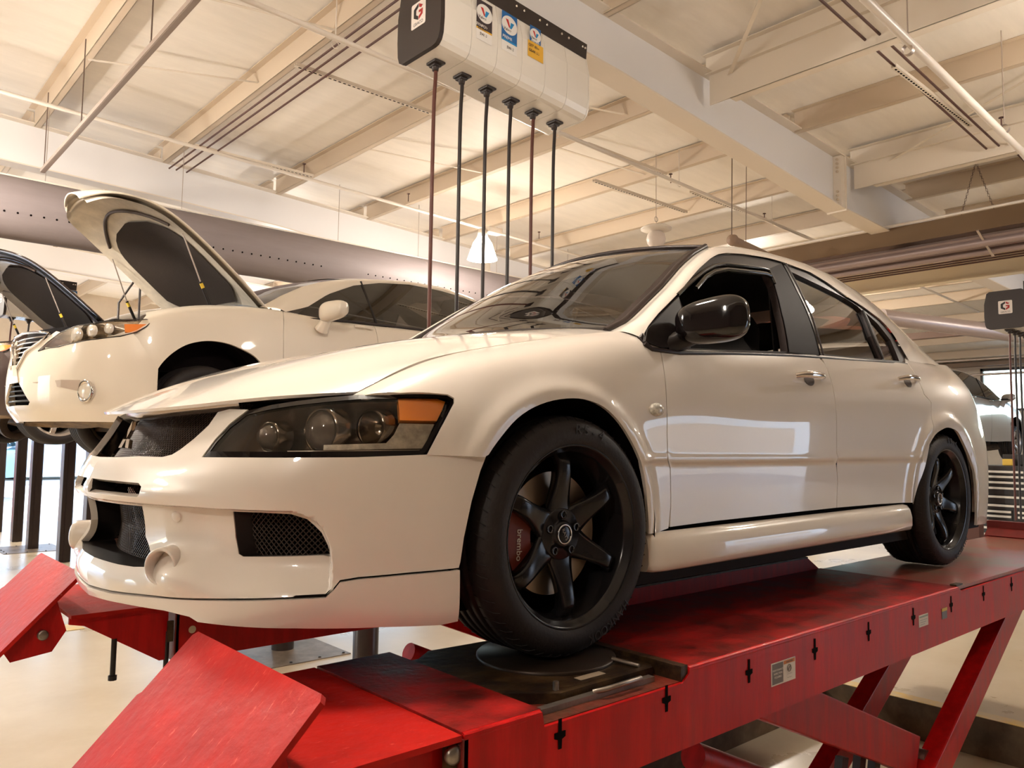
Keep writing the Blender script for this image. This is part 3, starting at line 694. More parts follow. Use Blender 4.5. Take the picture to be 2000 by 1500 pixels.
for i, (x, nm) in enumerate(((1.58, 'left'), (1.665, 'middle'), (1.79, 'right'))):
    run('ceiling_cable', [(x, 1.8, 3.90), (x, 5, 3.895), (x, 7.6, 3.90)], .011, CAB_, 'brown ceiling conduit beside the second purlin, %s one of three' % nm, 'cable', 'brown conduits beside the second purlin', 6)
    run('ceiling_cable', [(3.0, -.02+.11*i, 3.72), (7.0, .02+.11*i, 3.54)], .011, CAB_, 'brown conduit over the right bay, %s one of the near three' % nm, 'cable', 'brown conduits in the right bay', 6)
    run('ceiling_cable', [(7.2, -.2+.12*i, 3.50), (11.2, -.1+.12*i, 3.35)], .011, CAB_, 'brown conduit at the right edge past the second deep beam, %s one of three' % nm, 'cable', 'brown conduits past the second deep beam', 6)
    run('ceiling_cable', [(9.2+.13*i, -1, 2.95), (9.2+.13*i, 5, 2.95)], .011, CAB_, 'brown conduit crossing low between the heater and the cream beam, %s of three' % ['nearest', 'middle', 'farthest'][i], 'cable', 'brown conduits behind the heater', 6)
def strut(x0, x1, y, z, lab, dx=1):
    mb = MB().box((x0, y-.02, z-.002), (x1, y+.02, z+.002)).box((x0, y-.02, z), (x1, y-.017, z+.03)).box((x0, y+.017, z), (x1, y+.02, z+.03))
    mb.mi = 1; q = x0+.03
    while q < x1-.03: mb.box((q, y-.007, z-.0035), (q+.028, y+.007, z-.0018)); q += .05
    return tag(mb.build('slotted_channel', [STW, DARK]), lab, 'channel', 'slotted channels on the ceiling')
strut(1.5, 3.0, 4.05, 3.90, 'slotted white channel under the three brown conduits, nearer one')
strut(1.53, 3.0, 6.6, 3.88, 'slotted white channel under the three brown conduits, by the duct girder')
strut(4.75, 6.45, .20, 3.60, 'slotted channel under the brown conduits of the right bay')
strut(8.0, 9.6, -.05, 3.44, 'slotted channel at the far right edge under the brown conduits')
strut(4.45, 5.8, 3.25, 3.74, 'slotted channel hung over the sedan roof carrying the coiled hose')
strut(5.1, 6.9, 3.75, 3.62, 'slotted channel above the round globe lamp')
strut(6.3, 8.0, 3.25, 3.64, 'slotted channel right of the coiled hose, near the girder underside')
for pipe_, x, y, z in ((sp1, 4.1, 6.09, 3.69), (sp1, 2.6, 6.04, 3.70), (sp1, 6.5, 6.14, 3.65), (p2_, 5.5, .20, .05), (p2_, 7.6, .28, .05), (p3_, 5.6, .05, .03)):
    o = MB().tube([(x, y, z), (x, y, z+.10)], .006, 6).lathe([(.022, 0), (.020, .006), (0, .006)], Matrix.Translation((x, y, z+.10)), 10).build('sprinkler_head', CAB_, pipe_)
# diagonal flange braces and tie rods
for k, (a, b, lab) in enumerate((((4.36, 1.48, 3.80), (3.2, .3, 3.93), 'white diagonal brace from the girder to the top of the right bay'), ((7.2, 1.45, 3.66), (6.3, -.5, 3.9), 'white diagonal brace reaching the splice of the girder'),
      ((.14, 5.4, 3.99), (1.53, 4.9, 4.05), 'white sag strap between first and second purlin'), ((1.53, 3.4, 3.99), (.3, 3.9, 4.08), 'white sag strap upper one between first and second purlin'),
      ((3.0, 3.0, 3.98), (1.9, 2.7, 4.05), 'white sag strap left of the hose drops'), ((4.45, 2.7, 3.9), (3.1, 3.4, 4.0), 'white sag strap under the reel bank right end'), ((4.45, 5.0, 3.88), (3.02, 5.6, 4.0), 'white sag strap beside the hose drops'),
      ((5.85, 3.6, 3.84), (4.5, 3.9, 3.94), 'white sag strap right of the hose drops'), ((7.3, 4.0, 3.78), (5.9, 4.3, 3.86), 'white sag strap above the coiled hose'))):
    tag(MB().bar(a, b, .035, .004).build('sag_strap', STW), lab, 'brace', 'straps on the ceiling')
# cords and wires above the round globe lamp
# long round duct with nozzle holes
DUCT = mat('grey fabric duct', (.27, .225, .225), .62, noise=.12, nscale=3, bump=.12, bscale=4, stretch=(.3, 2, 2))
d = empty('air_duct', (0, 7.0, 2.90), 'long round grey fabric duct with a row of small holes on the left', 'duct')
V = []; F = []; n = 40; xs = np.arange(-12, 16.1, .5)
for i, x in enumerate(xs):
    for j in range(n):
        t = 2*math.pi*j/n; r_ = .315*(1-.012*(i % 2)); V.append((x, r_*math.cos(t), r_*math.sin(t)*(1.0+.03*max(0, math.sin(t)))))
for i in range(len(xs)-1):
    for j in range(n): F.append((i*n+j, (i+1)*n+j, (i+1)*n+(j+1) % n, i*n+(j+1) % n))
mk('duct_body', V, F, DUCT, d, True)
mb = MB(); 
for x in np.arange(-3, 8, .115):
    if abs((x % 7)-3.6) < .3: continue
    a = R(200); mb.lathe([(.011, 0), (0, .001)], axisM((x, .3155*math.cos(a), .3155*math.sin(a)), (0, math.cos(a), math.sin(a))), 8)
mb.build('nozzle_row', DARK, d)
mb = MB(); 
for x in xs[::1]: mb.box((x-.012, -.012, .30), (x+.012, .012, .345))
mb.box((-12, -.006, .335), (16, .006, .350)); mb.build('suspension_track', STW, d)
for x in (4.9, -5): MB().lathe([(.318, -.012), (.322, 0), (.318, .012)], axisM((x, 0, 0), (1, 0, 0)), 40).build('duct_seam', mat('duct seam', (.30, .24, .23), .6), d)
for x in (-1.0, .15, 1.55, 3.6, 4.9, 6.4, 8.0): MB().tube([(x, 0, .34), (x, 0, 1.12)], .004, 5).build('hanger_wire', GALV, d)
# radiant heater trough hanging on chains over the right side, and the cream beam behind it
HB = mat('brown heater cover', (.16, .095, .045), .5, .2); HM_ = mat('mauve heater metal', (.34, .26, .245), .4, .4)
h = empty('radiant_heater', (8.0, 0, 2.9), 'long brown and mauve radiant heater trough hung on chains at right', 'heater')
pr = [(-.10, .28), (-.10, .06), (.02, .02), (.06, -.02), (.10, .06), (.16, .08), (.24, .06), (.30, -.06), (.36, .02), (.46, .02), (.5, .12), (.5, .28)]
mb = MB(); y0, y1 = -4, 6.2
V = [(x, y, z) for y in (y0, y1) for x, z in pr]; n = len(pr)
mb.add(V, [tuple(range(n)), tuple(reversed(range(n, 2*n)))]+[(i, i+1, n+i+1, n+i) for i in range(2, n-1)], False); mb.build('trough', HM_, h)
MB().box((-.11, y0, .06), (-.098, y1, .27)).build('side_cover', HB, h)
MB().tube([(-.12, y0, .29), (-.12, y1, .29)], .016, 10).build('gas_pipe', PIPEW, h)
MB().tube([(.07, y0, -.04), (.07, y1, -.04)], .045, 14).build('radiant_tube', HM_, h)
MB().tube([(.33, y0, -.08), (.33, y1, -.08)], .045, 14).build('radiant_tube', HM_, h)
MB().bar((-.12, .62, .06), (.30, .60, -.16), .025, .012).build('cross_strap', GALV, h)
mb = MB()
for dy in (-.16, .16):
    for i in range(18):
        t = i/18; c = Vector((-.1, .62+dy*(1-t), .28+.55*t)); mb.tube([c+Vector((0, .008*math.cos(a) if i % 2 else 0, .018*math.sin(a)))+Vector((0 if i % 2 else .008*math.cos(a), 0, 0)) for a in np.linspace(0, 6.28, 9)[:-1]], .0022, 4, closed=True)
mb.build('chain', mat('dark rod', (.14, .09, .07), .5), h)
cb = tag(MB().box((10.0, -6, 2.86), (10.012, 6, 3.18)).box((9.93, -6, 2.85), (10.09, 6, 2.866)).box((9.93, -6, 3.17), (10.09, 6, 3.186)).build('crane_beam', mat('cream beam steel', (.82, .70, .50), .4)), 'cream steel beam crossing behind the heater above the second reel box', 'beam')
tag(MB().box((12.6, -6, 2.45), (12.75, 9, 2.56)).build('crane_beam', mat('brown beam', (.16, .10, .075), .5)), 'thin dark brown beam across the far right, below the cream beam', 'beam')
tag(MB().box((23.6, -8, 2.98), (23.95, 14, 3.10)).build('wall_beam', mat('brown beam2', (.26, .18, .13), .5)), 'brown rail along the far right wall above the window', 'beam')
run('spiral_duct', [(10.3, 2.7, 2.52), (16.5, -1.2, 1.92)], .12, mat('spiral duct metal', (.46, .38, .36), .35, .4), 'thick grey pipe slanting across the far right under the cream beam', 'duct', None, 16)
run('exhaust_pipe', [(9.85, 2.6, 3.22), (8.7, 3.2, 3.12)], .11, mat('spiral duct metal', (.46, .38, .36), .35, .4), 'short thick grey pipe behind the sedan roof at right', 'duct', None, 16)
for z, k in ((2.35, 'upper'), (1.95, 'lower')): run('wall_pipe', [(21.0, -8, z+.55), (21.0, 14, z+.55)], .03, GALV, 'horizontal pipe on the far right wall, %s one' % k)
# ---------------------------------------------------------------- lamps
SHADE = mat('glowing lamp shade', (.95, .92, .86), .3, emit=(1, .90, .78), estr=24.0)
LAMPC = (1, .91, .80)
def bell_lamp(x, y, z, lab, power=130):
    l = empty('pendant_lamp', (x, y, z), lab, 'lamp', 'bell shaped pendant lamps')
    MB().lathe([(.070, .30), (.125, .22), (.165, .10), (.200, .0), (.194, .004), (.158, .10), (.118, .215), (.066, .29)], None, 40).build('lamp_shade', SHADE, l)
    MB().lathe([(0, .42), (.055, .41), (.075, .30), (0, .30)], None, 24).build('socket', STW, l)
    MB().box((.06, -.06, .38), (.30, .06, .46), bev=.01).build('ballast_box', STW, l)
    MB().tube([(0, 0, .42), (0, 0, roof_z(x)-z)], .005, 6).build('cord', STW, l)
    ld = bpy.data.lights.new('lamp_light', 'POINT'); ld.energy = power; ld.color = LAMPC; ld.shadow_soft_size = .16
    lo = bpy.data.objects.new('lamp_light', ld); COL.objects.link(lo); lo.parent = l; lo.location = (0, 0, -.03)
    return l
bell_lamp(5.0, 5.65, 3.0, 'lit white bell pendant lamp hanging behind the black hoses', 130)
for x, y, pw in ((-1.5, 5.4, 280), (11.5, 5.65, 300), (-1.5, 12, 300), (5, 12, 300), (11.5, 12, 260), (-.55, -.35, 100), (-6, 4, 240), (-5.5, -3.0, 130), (5.0, -1.6, 45), (11.5, -1.6, 60)):  # row lamps, plus unseen ones added to brighten bonnet, bumper and raised hood
    bell_lamp(x, y, 3.0 if x < 8 else 2.9, 'lit bell pendant lamp outside the picture, some added beside the rows for fill', pw)
g = empty('globe_lamp', (5.75, 3.35, 2.98), 'round white globe lamp hanging just above the sedan roof', 'lamp')
MB().lathe([(0, -.115), (.06, -.10), (.10, -.055), (.115, 0), (.10, .06), (.06, .10), (.0, .115)], None, 32).build('globe', mat('frosted globe', (.72, .62, .54), .4), g)
MB().lathe([(.05, .16), (.14, .155), (.18, .13), (.18, .115), (.06, .09)], None, 28).build('canopy', STW, g)
MB().tube([(0, 0, .15), (0, 0, 1.05)], .004, 6).tube([(.03*math.cos(t), 0, .24+.03*math.sin(t)) for t in np.linspace(0, 6.28, 14)], .004, 5, closed=True).build('hanger', GALV, g)
hose = empty('coiled_hose', (6.4, 2.75, 3.0), 'brown rolled hose end hanging on cords above the sedan roof', 'hose')
MB().tube([(0, 0, -.02), (.5, .02, -.05), (1.3, .05, -.1)], .055, 14).lathe([(.0, -.04), (.06, -.02), (.07, .03), (.05, .06)], axisM((0, 0, -.02), (1, 0, 0)), 20).build('hose_roll', mat('rolled hose', (.30, .20, .14), .5), hose)
MB().tube([(0, 0, .03), (.02, 0, 1.0)], .006, 6).tube([(.3, 0, .0), (.33, 0, 1.0)], .004, 6).build('cord', mat('dark rod', (.14, .09, .07), .5), hose)
# yard buildings outside the bays behind the viewpoint (they show in the doors of the sedan)
BRW = mat('daylight blue brick', (.60, .70, .80), .7, noise=.12, nscale=9)  # brick taken as white, daylight's blue put into its colour
yb = empty('yard_building', (4, -24, FLOOR), 'pale building across the yard behind the viewpoint', 'building')
MB().box((-26, -4, 0), (90, 0, 9)).build('wall', BRW, yb)
MB().box((28, -.05, 1.2), (40, .08, 4.6)).build('garage_door', mat('beige door', (.42, .36, .32), .5), yb)
nb = empty('yard_building', (2, 38, FLOOR), 'pale building across the street beyond the left bay doors', 'building')
MB().box((-30, 0, 0), (30, 4, 3.5)).build('wall', BRW, nb)
# ================================================================= the white saloon
car = empty('sedan_car', (1.3, 0, 0), 'pearl white four-door sedan with matte black wheels parked on the red lift', 'car')
def in_car(o): 
    o.parent = car; o.matrix_parent_inverse = Matrix.Translation((-1.3, 0, 0)); return o
class _P: pass
root = empty('car_frame_holder', (0, 0, 0)); 
SEDAN_PARTS = []
def P_(o):
    for q in (o if isinstance(o, tuple) else (o,)): SEDAN_PARTS.append(q)
    return o
def gapline(surf, uv, r=.0045, d=-.010):
    q = [tuple(x) for x in off3(surf, uv, d)]
    mb = MB().tube(q, r, 6); mb.tube([(x, -y, z) for x, y, z in q], r, 6); return mb
SV = .105       # metres per level on the side surface
LV = [(x, 8.0) for x in (.36, .2, 0, -.2, -.4, -.5919)]
# front bumper: one moulding round the nose
gr = [(0, .515), (.15, .517), (.2348, .5215), (.3322, .5215), (.3638, .5278), (.3836, .5406), (.4144, .5683), (.4443, .6011), (.456, .633)]
head_l = [(.5745, .6379), (.525, .6034), (.4955, .5665), (.4764, .5239)]
head_b = [(.7113, .5269), (.8823, .5302), (1.0488, .5372)]
arch_b = [(1.2041, .5366), (1.1872, .4986), (1.1659, .4273), (1.1478, .3428), (1.1401, .286)]
seam = [(1.1366, .2732), (1.0134, .2692), (.8899, .2629), (.8484, .257), (.8354, .2403), (.8182, .2237), (.7578, .2204), (.6144, .2113), (.4222, .1982), (.176, .183), (0, .176)]
bump_poly = gr+[(.50, .640)]+head_l+head_b+arch_b+seam
slot_h = [(.022, .4590), (.1918, .4585), (.2863, .4575), (.3030, .4490), (.3030, .4310), (.2930, .4235), (.2092, .4225), (.022, .4225)]
side_h = TR['sideint']
cen_h = []
duct_h = [(.305+.036*math.cos(t), .264+.036*math.sin(t)) for t in np.linspace(0, 2*math.pi, 20)[:-1]]
_ex = []
for q in np.arange(.0, .83, .012): _ex += [(q, z) for z in (.4015, .4035, .4055, .4080, .4100, .413)]
for z in np.arange(.21, .40, .01): _ex += [(np.interp(z, _mv, _mu)+d, z) for d in (-.013, -.010, -.007, -.004, -.001, .003)]
# the centre hole reaches the middle line, so the outline steps round it
# (the outline runs down the middle line only where there is paint)
b1 = gr+[(.50, .640)]+head_l+head_b+arch_b+seam+[(0, .2475)]+[(.18, .2475), (.25, .249), (.32, .256), (.262, .323), (.268, .399), (0, .397)]
bumper = P_(panel('front_bumper', NOSED, b1, WHITE, root, 1.0, .013, [slot_h, side_h], gap=0, thick=.018, both=True, extra=_ex))
P_(panel('front_lip', NOSE, [(u, v-.0045) for u, v in reversed(seam)]+[(1.1413, .150), (1.0982, .1454), (.9422, .1507), (.7576, .1529), (.6102, .1507), (.4975, .1492), (.4728, .1587), (.3854, .1632), (.2179, .1600), (0, .150)],
      WHITE, root, 1.0, .014, gap=0, thick=.03, off=.006, both=True))
# grille and intake meshes: woven wire in a dark cavity
def mesh_panel(name, poly, dx, cell, wire, mm, split=False):
    """diagonal wire mesh set back dx behind the nose, trimmed to poly on both halves"""
    P = np.array(poly); lo, hi = P.min(0), P.max(0); segs = []; w_ = hi[0]-lo[0]
    for s in (1, -1):
        for c in np.arange(lo[1]-w_, hi[1]+w_, cell):
            t = np.arange(lo[0], hi[0], cell/3); line = np.stack([t, c+s*(t-lo[0])], 1); run = []
            for q, o_ in list(zip(line, inpoly(line, P)))+[(None, False)]:
                if o_: run.append(q)
                else:
                    if len(run) > 1: segs.append(run)
                    run = []
    mbs = [MB(), MB()]
    for run in segs:
        a = np.array([run[0], run[len(run)//2], run[-1]]); S = NOSE(a[:, 0], a[:, 1]); S[:, 0] += dx; S[:, 1] *= .985
        mbs[0].tube([tuple(x) for x in S], wire, 4, cap=False); mbs[1 if split else 0].tube([(x, -y, z) for x, y, z in S], wire, 4, cap=False)
    for mb in mbs[:2 if split else 1]: P_(mb.build(name, mm, root))
MESHM = mat('grille wire', (.09, .06, .05), .35, .6)
mesh_panel('grille', [(0, .508), (.34, .510), (.39, .53), (.455, .60), (.47, .66), (0, .66)], .075, .0115, .0014, MESHM)
mesh_panel('intake_mesh', [(0, .225), (.36, .225), (.31, .30), (.29, .41), (0, .41)], .105, .013, .0016, mat('intake wire', (.06, .04, .03), .4, .5))
mesh_panel('intake_mesh', [(.54, .29), (.85, .29), (.85, .34), (.79, .41), (.54, .41)], .085, .014, .0015, mat('intake wire', (.06, .04, .03), .4, .5), True)
# dark box behind all the openings of the nose
mb = MB()
for dx, z0, z1, y1 in ((.15, .50, .66, .47), (.17, .20, .47, .42), (.12, .28, .47, .80)):
    pass
nv = [];
V = []; F = []
us = np.linspace(-1.1, 1.1, 45)
for v in (.14, .30, .48, .60, .67):
    S = NOSE(np.abs(us), np.full(45, v)); S[:, 1] = np.where(us < 0, -S[:, 1], S[:, 1]); S[:, 0] = S[:, 0]+.19; S[:, 1] *= .90; V += S.tolist()
for i in range(4):
    for j in range(44): F.append((i*45+j, i*45+j+1, (i+1)*45+j+1, (i+1)*45+j))
P_(mk('bumper_core', V, F, DARK, root, True))
# fins of the centre cooler behind the mesh
mb = MB()
for z in np.arange(.245, .40, .016): mb.box((-.815, -.22, z), (-.800, .22, z+.006))
P_(mb.build('intercooler', mat('cooler fins', (.10, .075, .06), .5, .6), root))
q = [NOSE([abs(u)], [.640+.02*min(1, abs(u)/.45)])[0]*[1, 1 if u >= 0 else -1, 1]+[.012, 0, -.004] for u in np.linspace(-.50, .50, 25)]
V = []
for x in q: V += [tuple(x), tuple(x+[.004, 0, -.016]), tuple(x+[.03, 0, -.018])]
P_(mk('grille_top_strip', V, [(i*3+j, i*3+j+1, (i+1)*3+j+1, (i+1)*3+j) for i in range(24) for j in range(2)], mat('bronze strip', (.38, .30, .24), .18, .8), root, True))
# short dark shrouds inside each opening
def shroud(uv, depth, both=True):
    q = resamp(np.array(uv, float), .02); A_ = NOSED(np.abs(q[:, 0]), q[:, 1]); N_ = NOSED.normal(np.abs(q[:, 0])+1e-4, q[:, 1]); N_ = N_*np.where(N_[:, :1] > 0, -1, 1)
    A_ = A_-N_*.003; A_[:, 1] = np.where(q[:, 0] < 0, -A_[:, 1], A_[:, 1]); n = len(q)
    for s in ((1, -1) if both else (1,)):
        V = np.vstack([A_, A_+[depth, 0, 0]])*[1, s, 1]
        P_(mk('opening_shroud', V, [(i, (i+1) % n, n+(i+1) % n, n+i) for i in range(n)], BLACKP, root, True))
shroud(slot_h, .06); shroud(side_h, .07)
ch = [(0, .2475), (.18, .2475), (.25, .249), (.32, .256), (.262, .323), (.268, .399), (0, .397)]
shroud(ch+[(-u, v) for u, v in ch[::-1] if u > 0], .09, False)
# driving-lamp ducts, slot divider, towing plug, emblem
for s in (-1, 1):
    c = Vector((-.914, s*.398, .266)); M = axisM(c, (-1, s*.70, .0)) @ Matrix.Diagonal((1, 1, .55, 1))
    P_(MB().lathe([(.046, -.10), (.0455, -.03), (.0435, -.006), (.040, .000), (.0365, -.004), (.0345, -.02), (.033, -.12)], M, 36).build('fog_duct', WHITE, root))
S = NOSED([.385], [.3790])[0]; N = NOSED.normal([.385], [.3790])[0]; N = N if N[0] < 0 else -N
P_(MB().lathe([(.0135, -.001), (.0135, .0008), (.0122, .0016), (0, .0016)], axisM(S+N*.0008, N), 28).lathe([(.0155, .0004), (.0138, .0004)], axisM(S+N*.0004, N), 28).build('tow_plug', WHITE, root))
mb = MB(); E0 = Vector((-.883, 0, .563)); M = axisM(E0, (-1, 0, .28), (0, 0, 1))
for a in (90, 210, 330):
    pts = []
    for r_, b in ((.004, 0), (.030, 32), (.056, 0), (.030, -32)):
        pass
    ca, sa = math.cos(R(a)), math.sin(R(a)); nx, ny = -sa, ca
    pts = [(.002*ca, .002*sa), (.026*ca+.0135*nx, .026*sa+.0135*ny), (.052*ca, .052*sa), (.026*ca-.0135*nx, .026*sa-.0135*ny)]
    mb.prism(pts, -.004, .006, M)
P_(mb.build('emblem', CHROME, root))
# lower grille lip ledge and chrome trim under the bonnet lip
# fender, doors, quarter panel
A = [tuple(q) for q in cat_rom(TR['arch'], 3)]
fend = [(-.5919, 8.0), (-.578, 6.9)]+TR['fend_front'][1:]+[(-.474, 3.19), (-.330, 3.12)]+[q for q in A if q[0] > -.32]+[(.3239, 1.02), (.38, 1.0072), (.4432, 1.08)]+TR['fend_rear'][2:]+[(.425, 7.2), (.41, 8.0)]+LV
P_(panel('front_fender', SIDE, fend, WHITE, root, SV, .018, gap=.0018))
fr = TR['fend_rear']
BL = [(.4451, 6.62), (.5429, 6.67), (.7, 6.76), (.919, 6.86), (1.2, 6.94), (1.4641, 6.99)]
door = BL+TR['bgap'][1:-1]+[(1.5311, 1.19)]+[(1.1, 1.17), (.7021, 1.14), (.4487, 1.10)]+fr[2:-1]
P_(panel('front_door', SIDE, door, WHITE, root, SV, .022, gap=.0022))
rd = TR['rdoor_rear']
rdoor = [(1.4907, 7.0), (1.9669, 7.02), (2.4009, 7.03)]+rd[1:]+[(1.9, 1.18), (1.5311, 1.19)]+TR['bgap'][-2:0:-1]
P_(panel('rear_door', SIDE, rdoor, WHITE, root, SV, .022, gap=.0022))
ra = [tuple(q) for q in cat_rom(TR['rarch'][:-1], 3)]
qp = [(2.4009, 7.03)]+rd[1:]+[(2.262, 1.6)]+ra+[(2.97, .95), (2.965, .10)]+[(3.20, .05), (3.50, .1), (3.50, 4), (3.50, 8), (3.2, 8), (2.95, 8), (2.62, 8), (2.44, 8)]
P_(panel('quarter_panel', SIDE, qp, WHITE, root, SV, .022, gap=.0018))
# side skirt
prof = [(.305, .842), (.300, .862), (.283, .880), (.250, .889), (.215, .889), (.198, .882), (.190, .868), (.188, .80)]
xs = [.335, .345, .40, .8, 1.4, 1.9, 2.14, 2.18, 2.195]; rows = []
for i, x in enumerate(xs):
    k = {0: .0, 1: .55, len(xs)-1: .0, len(xs)-2: .6}.get(i, 1)
    dz = .012*(x-.3)/1.9
    rows.append([(x-(.02 if j > 4 and i > 6 else 0)*0, -(.80+(y-.80)*(.55+.45*k)), z+dz) for j, (z, y) in enumerate(prof)])
V = [v for r_ in rows for v in r_]; n = len(prof); F = [(i*n+j, i*n+j+1, (i+1)*n+j+1, (i+1)*n+j) for i in range(len(xs)-1) for j in range(n-1)]
F.append(tuple(range(n))); F.append(tuple(reversed([(len(xs)-1)*n+j for j in range(n)])))
for s in (1, -1): P_(mk('side_skirt', [(x, y*s, z) for x, y, z in V], [f if s < 0 else f[::-1] for f in F], WHITE, root, True, flat=[len(F)-1, len(F)-2]))
# bonnet
hp = [(u, 0.0) for u in (0, 1, 2, 3, 4, 5)]+[(5, v) for v in (1, 2, 3, 4, 5)]+[(u, 5.0) for u in (4, 3, 2, 1, 0)]
class HoodM:
    def __call__(s, u, v):
        P = HOOD(u, np.asarray(v)/ .24*1.0); return P
    normal = Surf.normal
HM = Surf(HV, [q*.24 for q in HV], HOOD.G)
class HU:       # u rescaled to metres
    def __call__(s, u, v): return HM(np.asarray(u)/.14, v)
    normal = Surf.normal
P_(panel('hood', HU(), [(u*.14, v*.24) for u, v in hp], WHITE, root, 1.0, .02, gap=0, thick=.008, both=True))
# shut lines: dark tubes laid in the gaps as their shade
mb = gapline(SIDE, TR['bgap'], .005); 
for c in (TR['fend_rear'][1:], rd, [(.4487, 1.10), (.9, 1.16), (1.53, 1.19), (2.25, 1.16)], TR['fend_front'], LV): 
    g = gapline(SIDE, c, .005); mb.add(g.V, g.F)
g = gapline(NOSE, head_b+[(1.1377, .5377), (1.2041, .5366)], .006, -.010); mb.add(g.V, g.F)
g = gapline(NOSE, list(reversed(seam)), .0028, -.0045); mb.add(g.V, g.F)
P_(mb.build('shut_line_shade', DARK, root))
# cabin: white side frame from the screen pillar over the doors to the tail
Ac = off3(CAB, TR['blackA'], .004); Ac = np.vstack([off3(SIDE, [(.40, 6.95)], 0), Ac])
Bc = np.array(C3_B)
mid = (rs3(Ac, 60)+rs3(Bc, 60))/2
pil = []
A60, B60 = rs3(Ac, 60), rs3(Bc, 60)
# outward bulge of the pillar section
tt = np.linspace(0, 1, 60)[:, None]
outw = np.array([[-.35, -.75, .55]])*(1-tt)*.0+np.array([[0, -.80, .60]])
w1 = np.clip(1.6-2.2*tt, 0, 1)
outw = outw*(1-w1*.35)+np.array([[-.45, 0, .1]])*w1*.6
outw /= np.linalg.norm(outw, axis=1, keepdims=True)
mids = mid+outw*.016
B2 = B60+np.array([0, .045, .006]); 
P_(loft('roof_side_rail', [A60, A60*.7+B60*.3+outw*.013, A60*.3+B60*.7+outw*.014, B60, B2], WHITE, root, 60, mirror=True))
# roof skin, rear screen, boot lid, tail
roofL = Bc[6:12]+[0, .02, .004]
def sym(c, y0, bulge):
    c = np.array(c); out = []
    for k in np.linspace(-1, 1, 9):
        q = c.copy(); q[:, 1] = c[:, 1]*(-k); b = np.array(bulge)*(1-k*k); q = q+b; out.append(q)
    return out
P_(loft('roof', sym(roofL, 0, (-.03, 0, .030)), WHITE, root, 24))
P_(loft('rear_window', sym(Bc[11:15]+[0, .02, 0], 0, (.07, 0, .03)), GLASS, root, 16))
tl = np.vstack([Bc[14:16]+[0, .02, 0], off3(SIDE, [(2.95, 8), (3.2, 8), (3.38, 8), (3.5, 8)], 0)])
P_(loft('trunk_lid', sym(tl, 0, (.03, 0, .035)), WHITE, root, 24))
tail = off3(SIDE, [(3.5, v) for v in (0, 1, 2, 3, 4, 5, 6, 7, 8)], 0)
P_(loft('rear_bumper', sym(tail, 0, (.11, 0, .0)), WHITE, root, 24))
# windscreen with its black border
Lw = Bc[:7]+[0, .018, .0]; Lw2 = Bc[:7]+[0.004, .045, 0]
base = np.array([.315, -.70, .925])
def wind(k0, k1, m, name, eps=0):
    C = []
    for k in np.linspace(k0, k1, 13):
        q = np.array(Lw); q = rs3(q, 26); b = 1-k*k
        t = np.linspace(0, 1, 26)[:, None]
        q[:, 1] *= -k
        q = q+np.array([[-.115, 0, .03]])*b+np.array([[0, 0, .022]])*b*np.sin(t*math.pi)+eps*np.array([[-.6, 0, .8]])
        C.append(q)
    return P_(loft(name, C, m, root, 26))
wind(-.955, .955, GLASS, 'windshield')
for k_ in (-1, 1):
    q = rs3(np.array(Lw), 26)*[1, -k_, 1]; P_(MB().tube([tuple(x+[-.006, -.0*k_, .004]) for x in q], .011, 8).build('windshield_seal', TRIMB, root))
wind(-1, -.94, TRIMB, 'windshield_trim', .001); wind(.94, 1, TRIMB, 'windshield_trim', .001)
q = [rs3(np.array(Lw), 26)[-1]*[1, -k, 1]+np.array([-.115, 0, .03])*(1-k*k) for k in np.linspace(-1, 1, 17)]
P_(MB().tube([tuple(x+[-.008, 0, .001]) for x in q], .009, 8).build('roof_trim', TRIMB, root))
q0 = [rs3(np.array(Lw), 26)[0]*[1, -k, 1]+np.array([-.115, 0, .03])*(1-k*k) for k in np.linspace(-1, 1, 17)]
V = [];
for x in q0: V += [tuple(x+[-.07, 0, -.035]), tuple(x+[-.03, 0, -.008]), tuple(x+[.03, 0, .018])]
F = [(i*3+j, i*3+j+1, (i+1)*3+j+1, (i+1)*3+j) for i in range(16) for j in range(2)]
P_(mk('cowl_panel', V, F, BLACKP, root, True))
for yy, l in ((-.28, .52), (.22, .50)):
    p0 = np.array([.30, yy, .952]); mb = MB().tube([tuple(p0), tuple(p0+[-.045, .2*1, .006]), tuple(p0+[-.03, l*.9, .012])], .006, 8)
    mb.bar(p0+[-.035, .10, .0], p0+[-.02, l, .0], .010, .016); mb.lathe([(.014, -.02), (.014, .012), (0, .014)], Matrix.Translation(Vector(p0)), 16)
    P_(mb.build('wiper', BLACKP, root))
# black window surrounds
belt = [(2.4609, .976), (2.1, .962), (1.7837, .944), (1.5253, .933), (1.2581, .920), (.8609, .893), (.5371, .868), (.40, .868), (.372, .885)]
bl = TR['blackA']
P_(panel('window_frame', CAB, bl+belt, TRIMB, root, 1.0, .03, [TR['gfront'], TR['grear'], TR['gquart']], gap=0, thick=.03, off=-.004))
P_(panel('pillar_cover', CAB, [(1.337, 1.288), (1.503, 1.345), (1.500, 1.2375), (1.508, 1.1019), (1.503, .940), (1.262, .930), (1.297, 1.107), (1.332, 1.2216)], mat('dull black film', (.014, .009, .009), .6, spec=.25), root, 1.0, .04, gap=0, thick=.0, off=.001))
P_(panel('rear_door_glass', CAB, TR['grear'], GLASS, root, 1.0, .06, gap=-.006, thick=0, off=-.016))
P_(panel('quarter_glass', CAB, TR['gquart'], GLASS, root, 1.0, .06, gap=-.006, thick=0, off=-.016))
far = panel('front_door_glass', CAB, TR['gfront'], GLASS, root, 1.0, .06, gap=-.006, thick=0, off=-.016)
bpy.data.objects.remove(far[0], do_unlink=True); P_(far[1])       # the driver's window is wound down
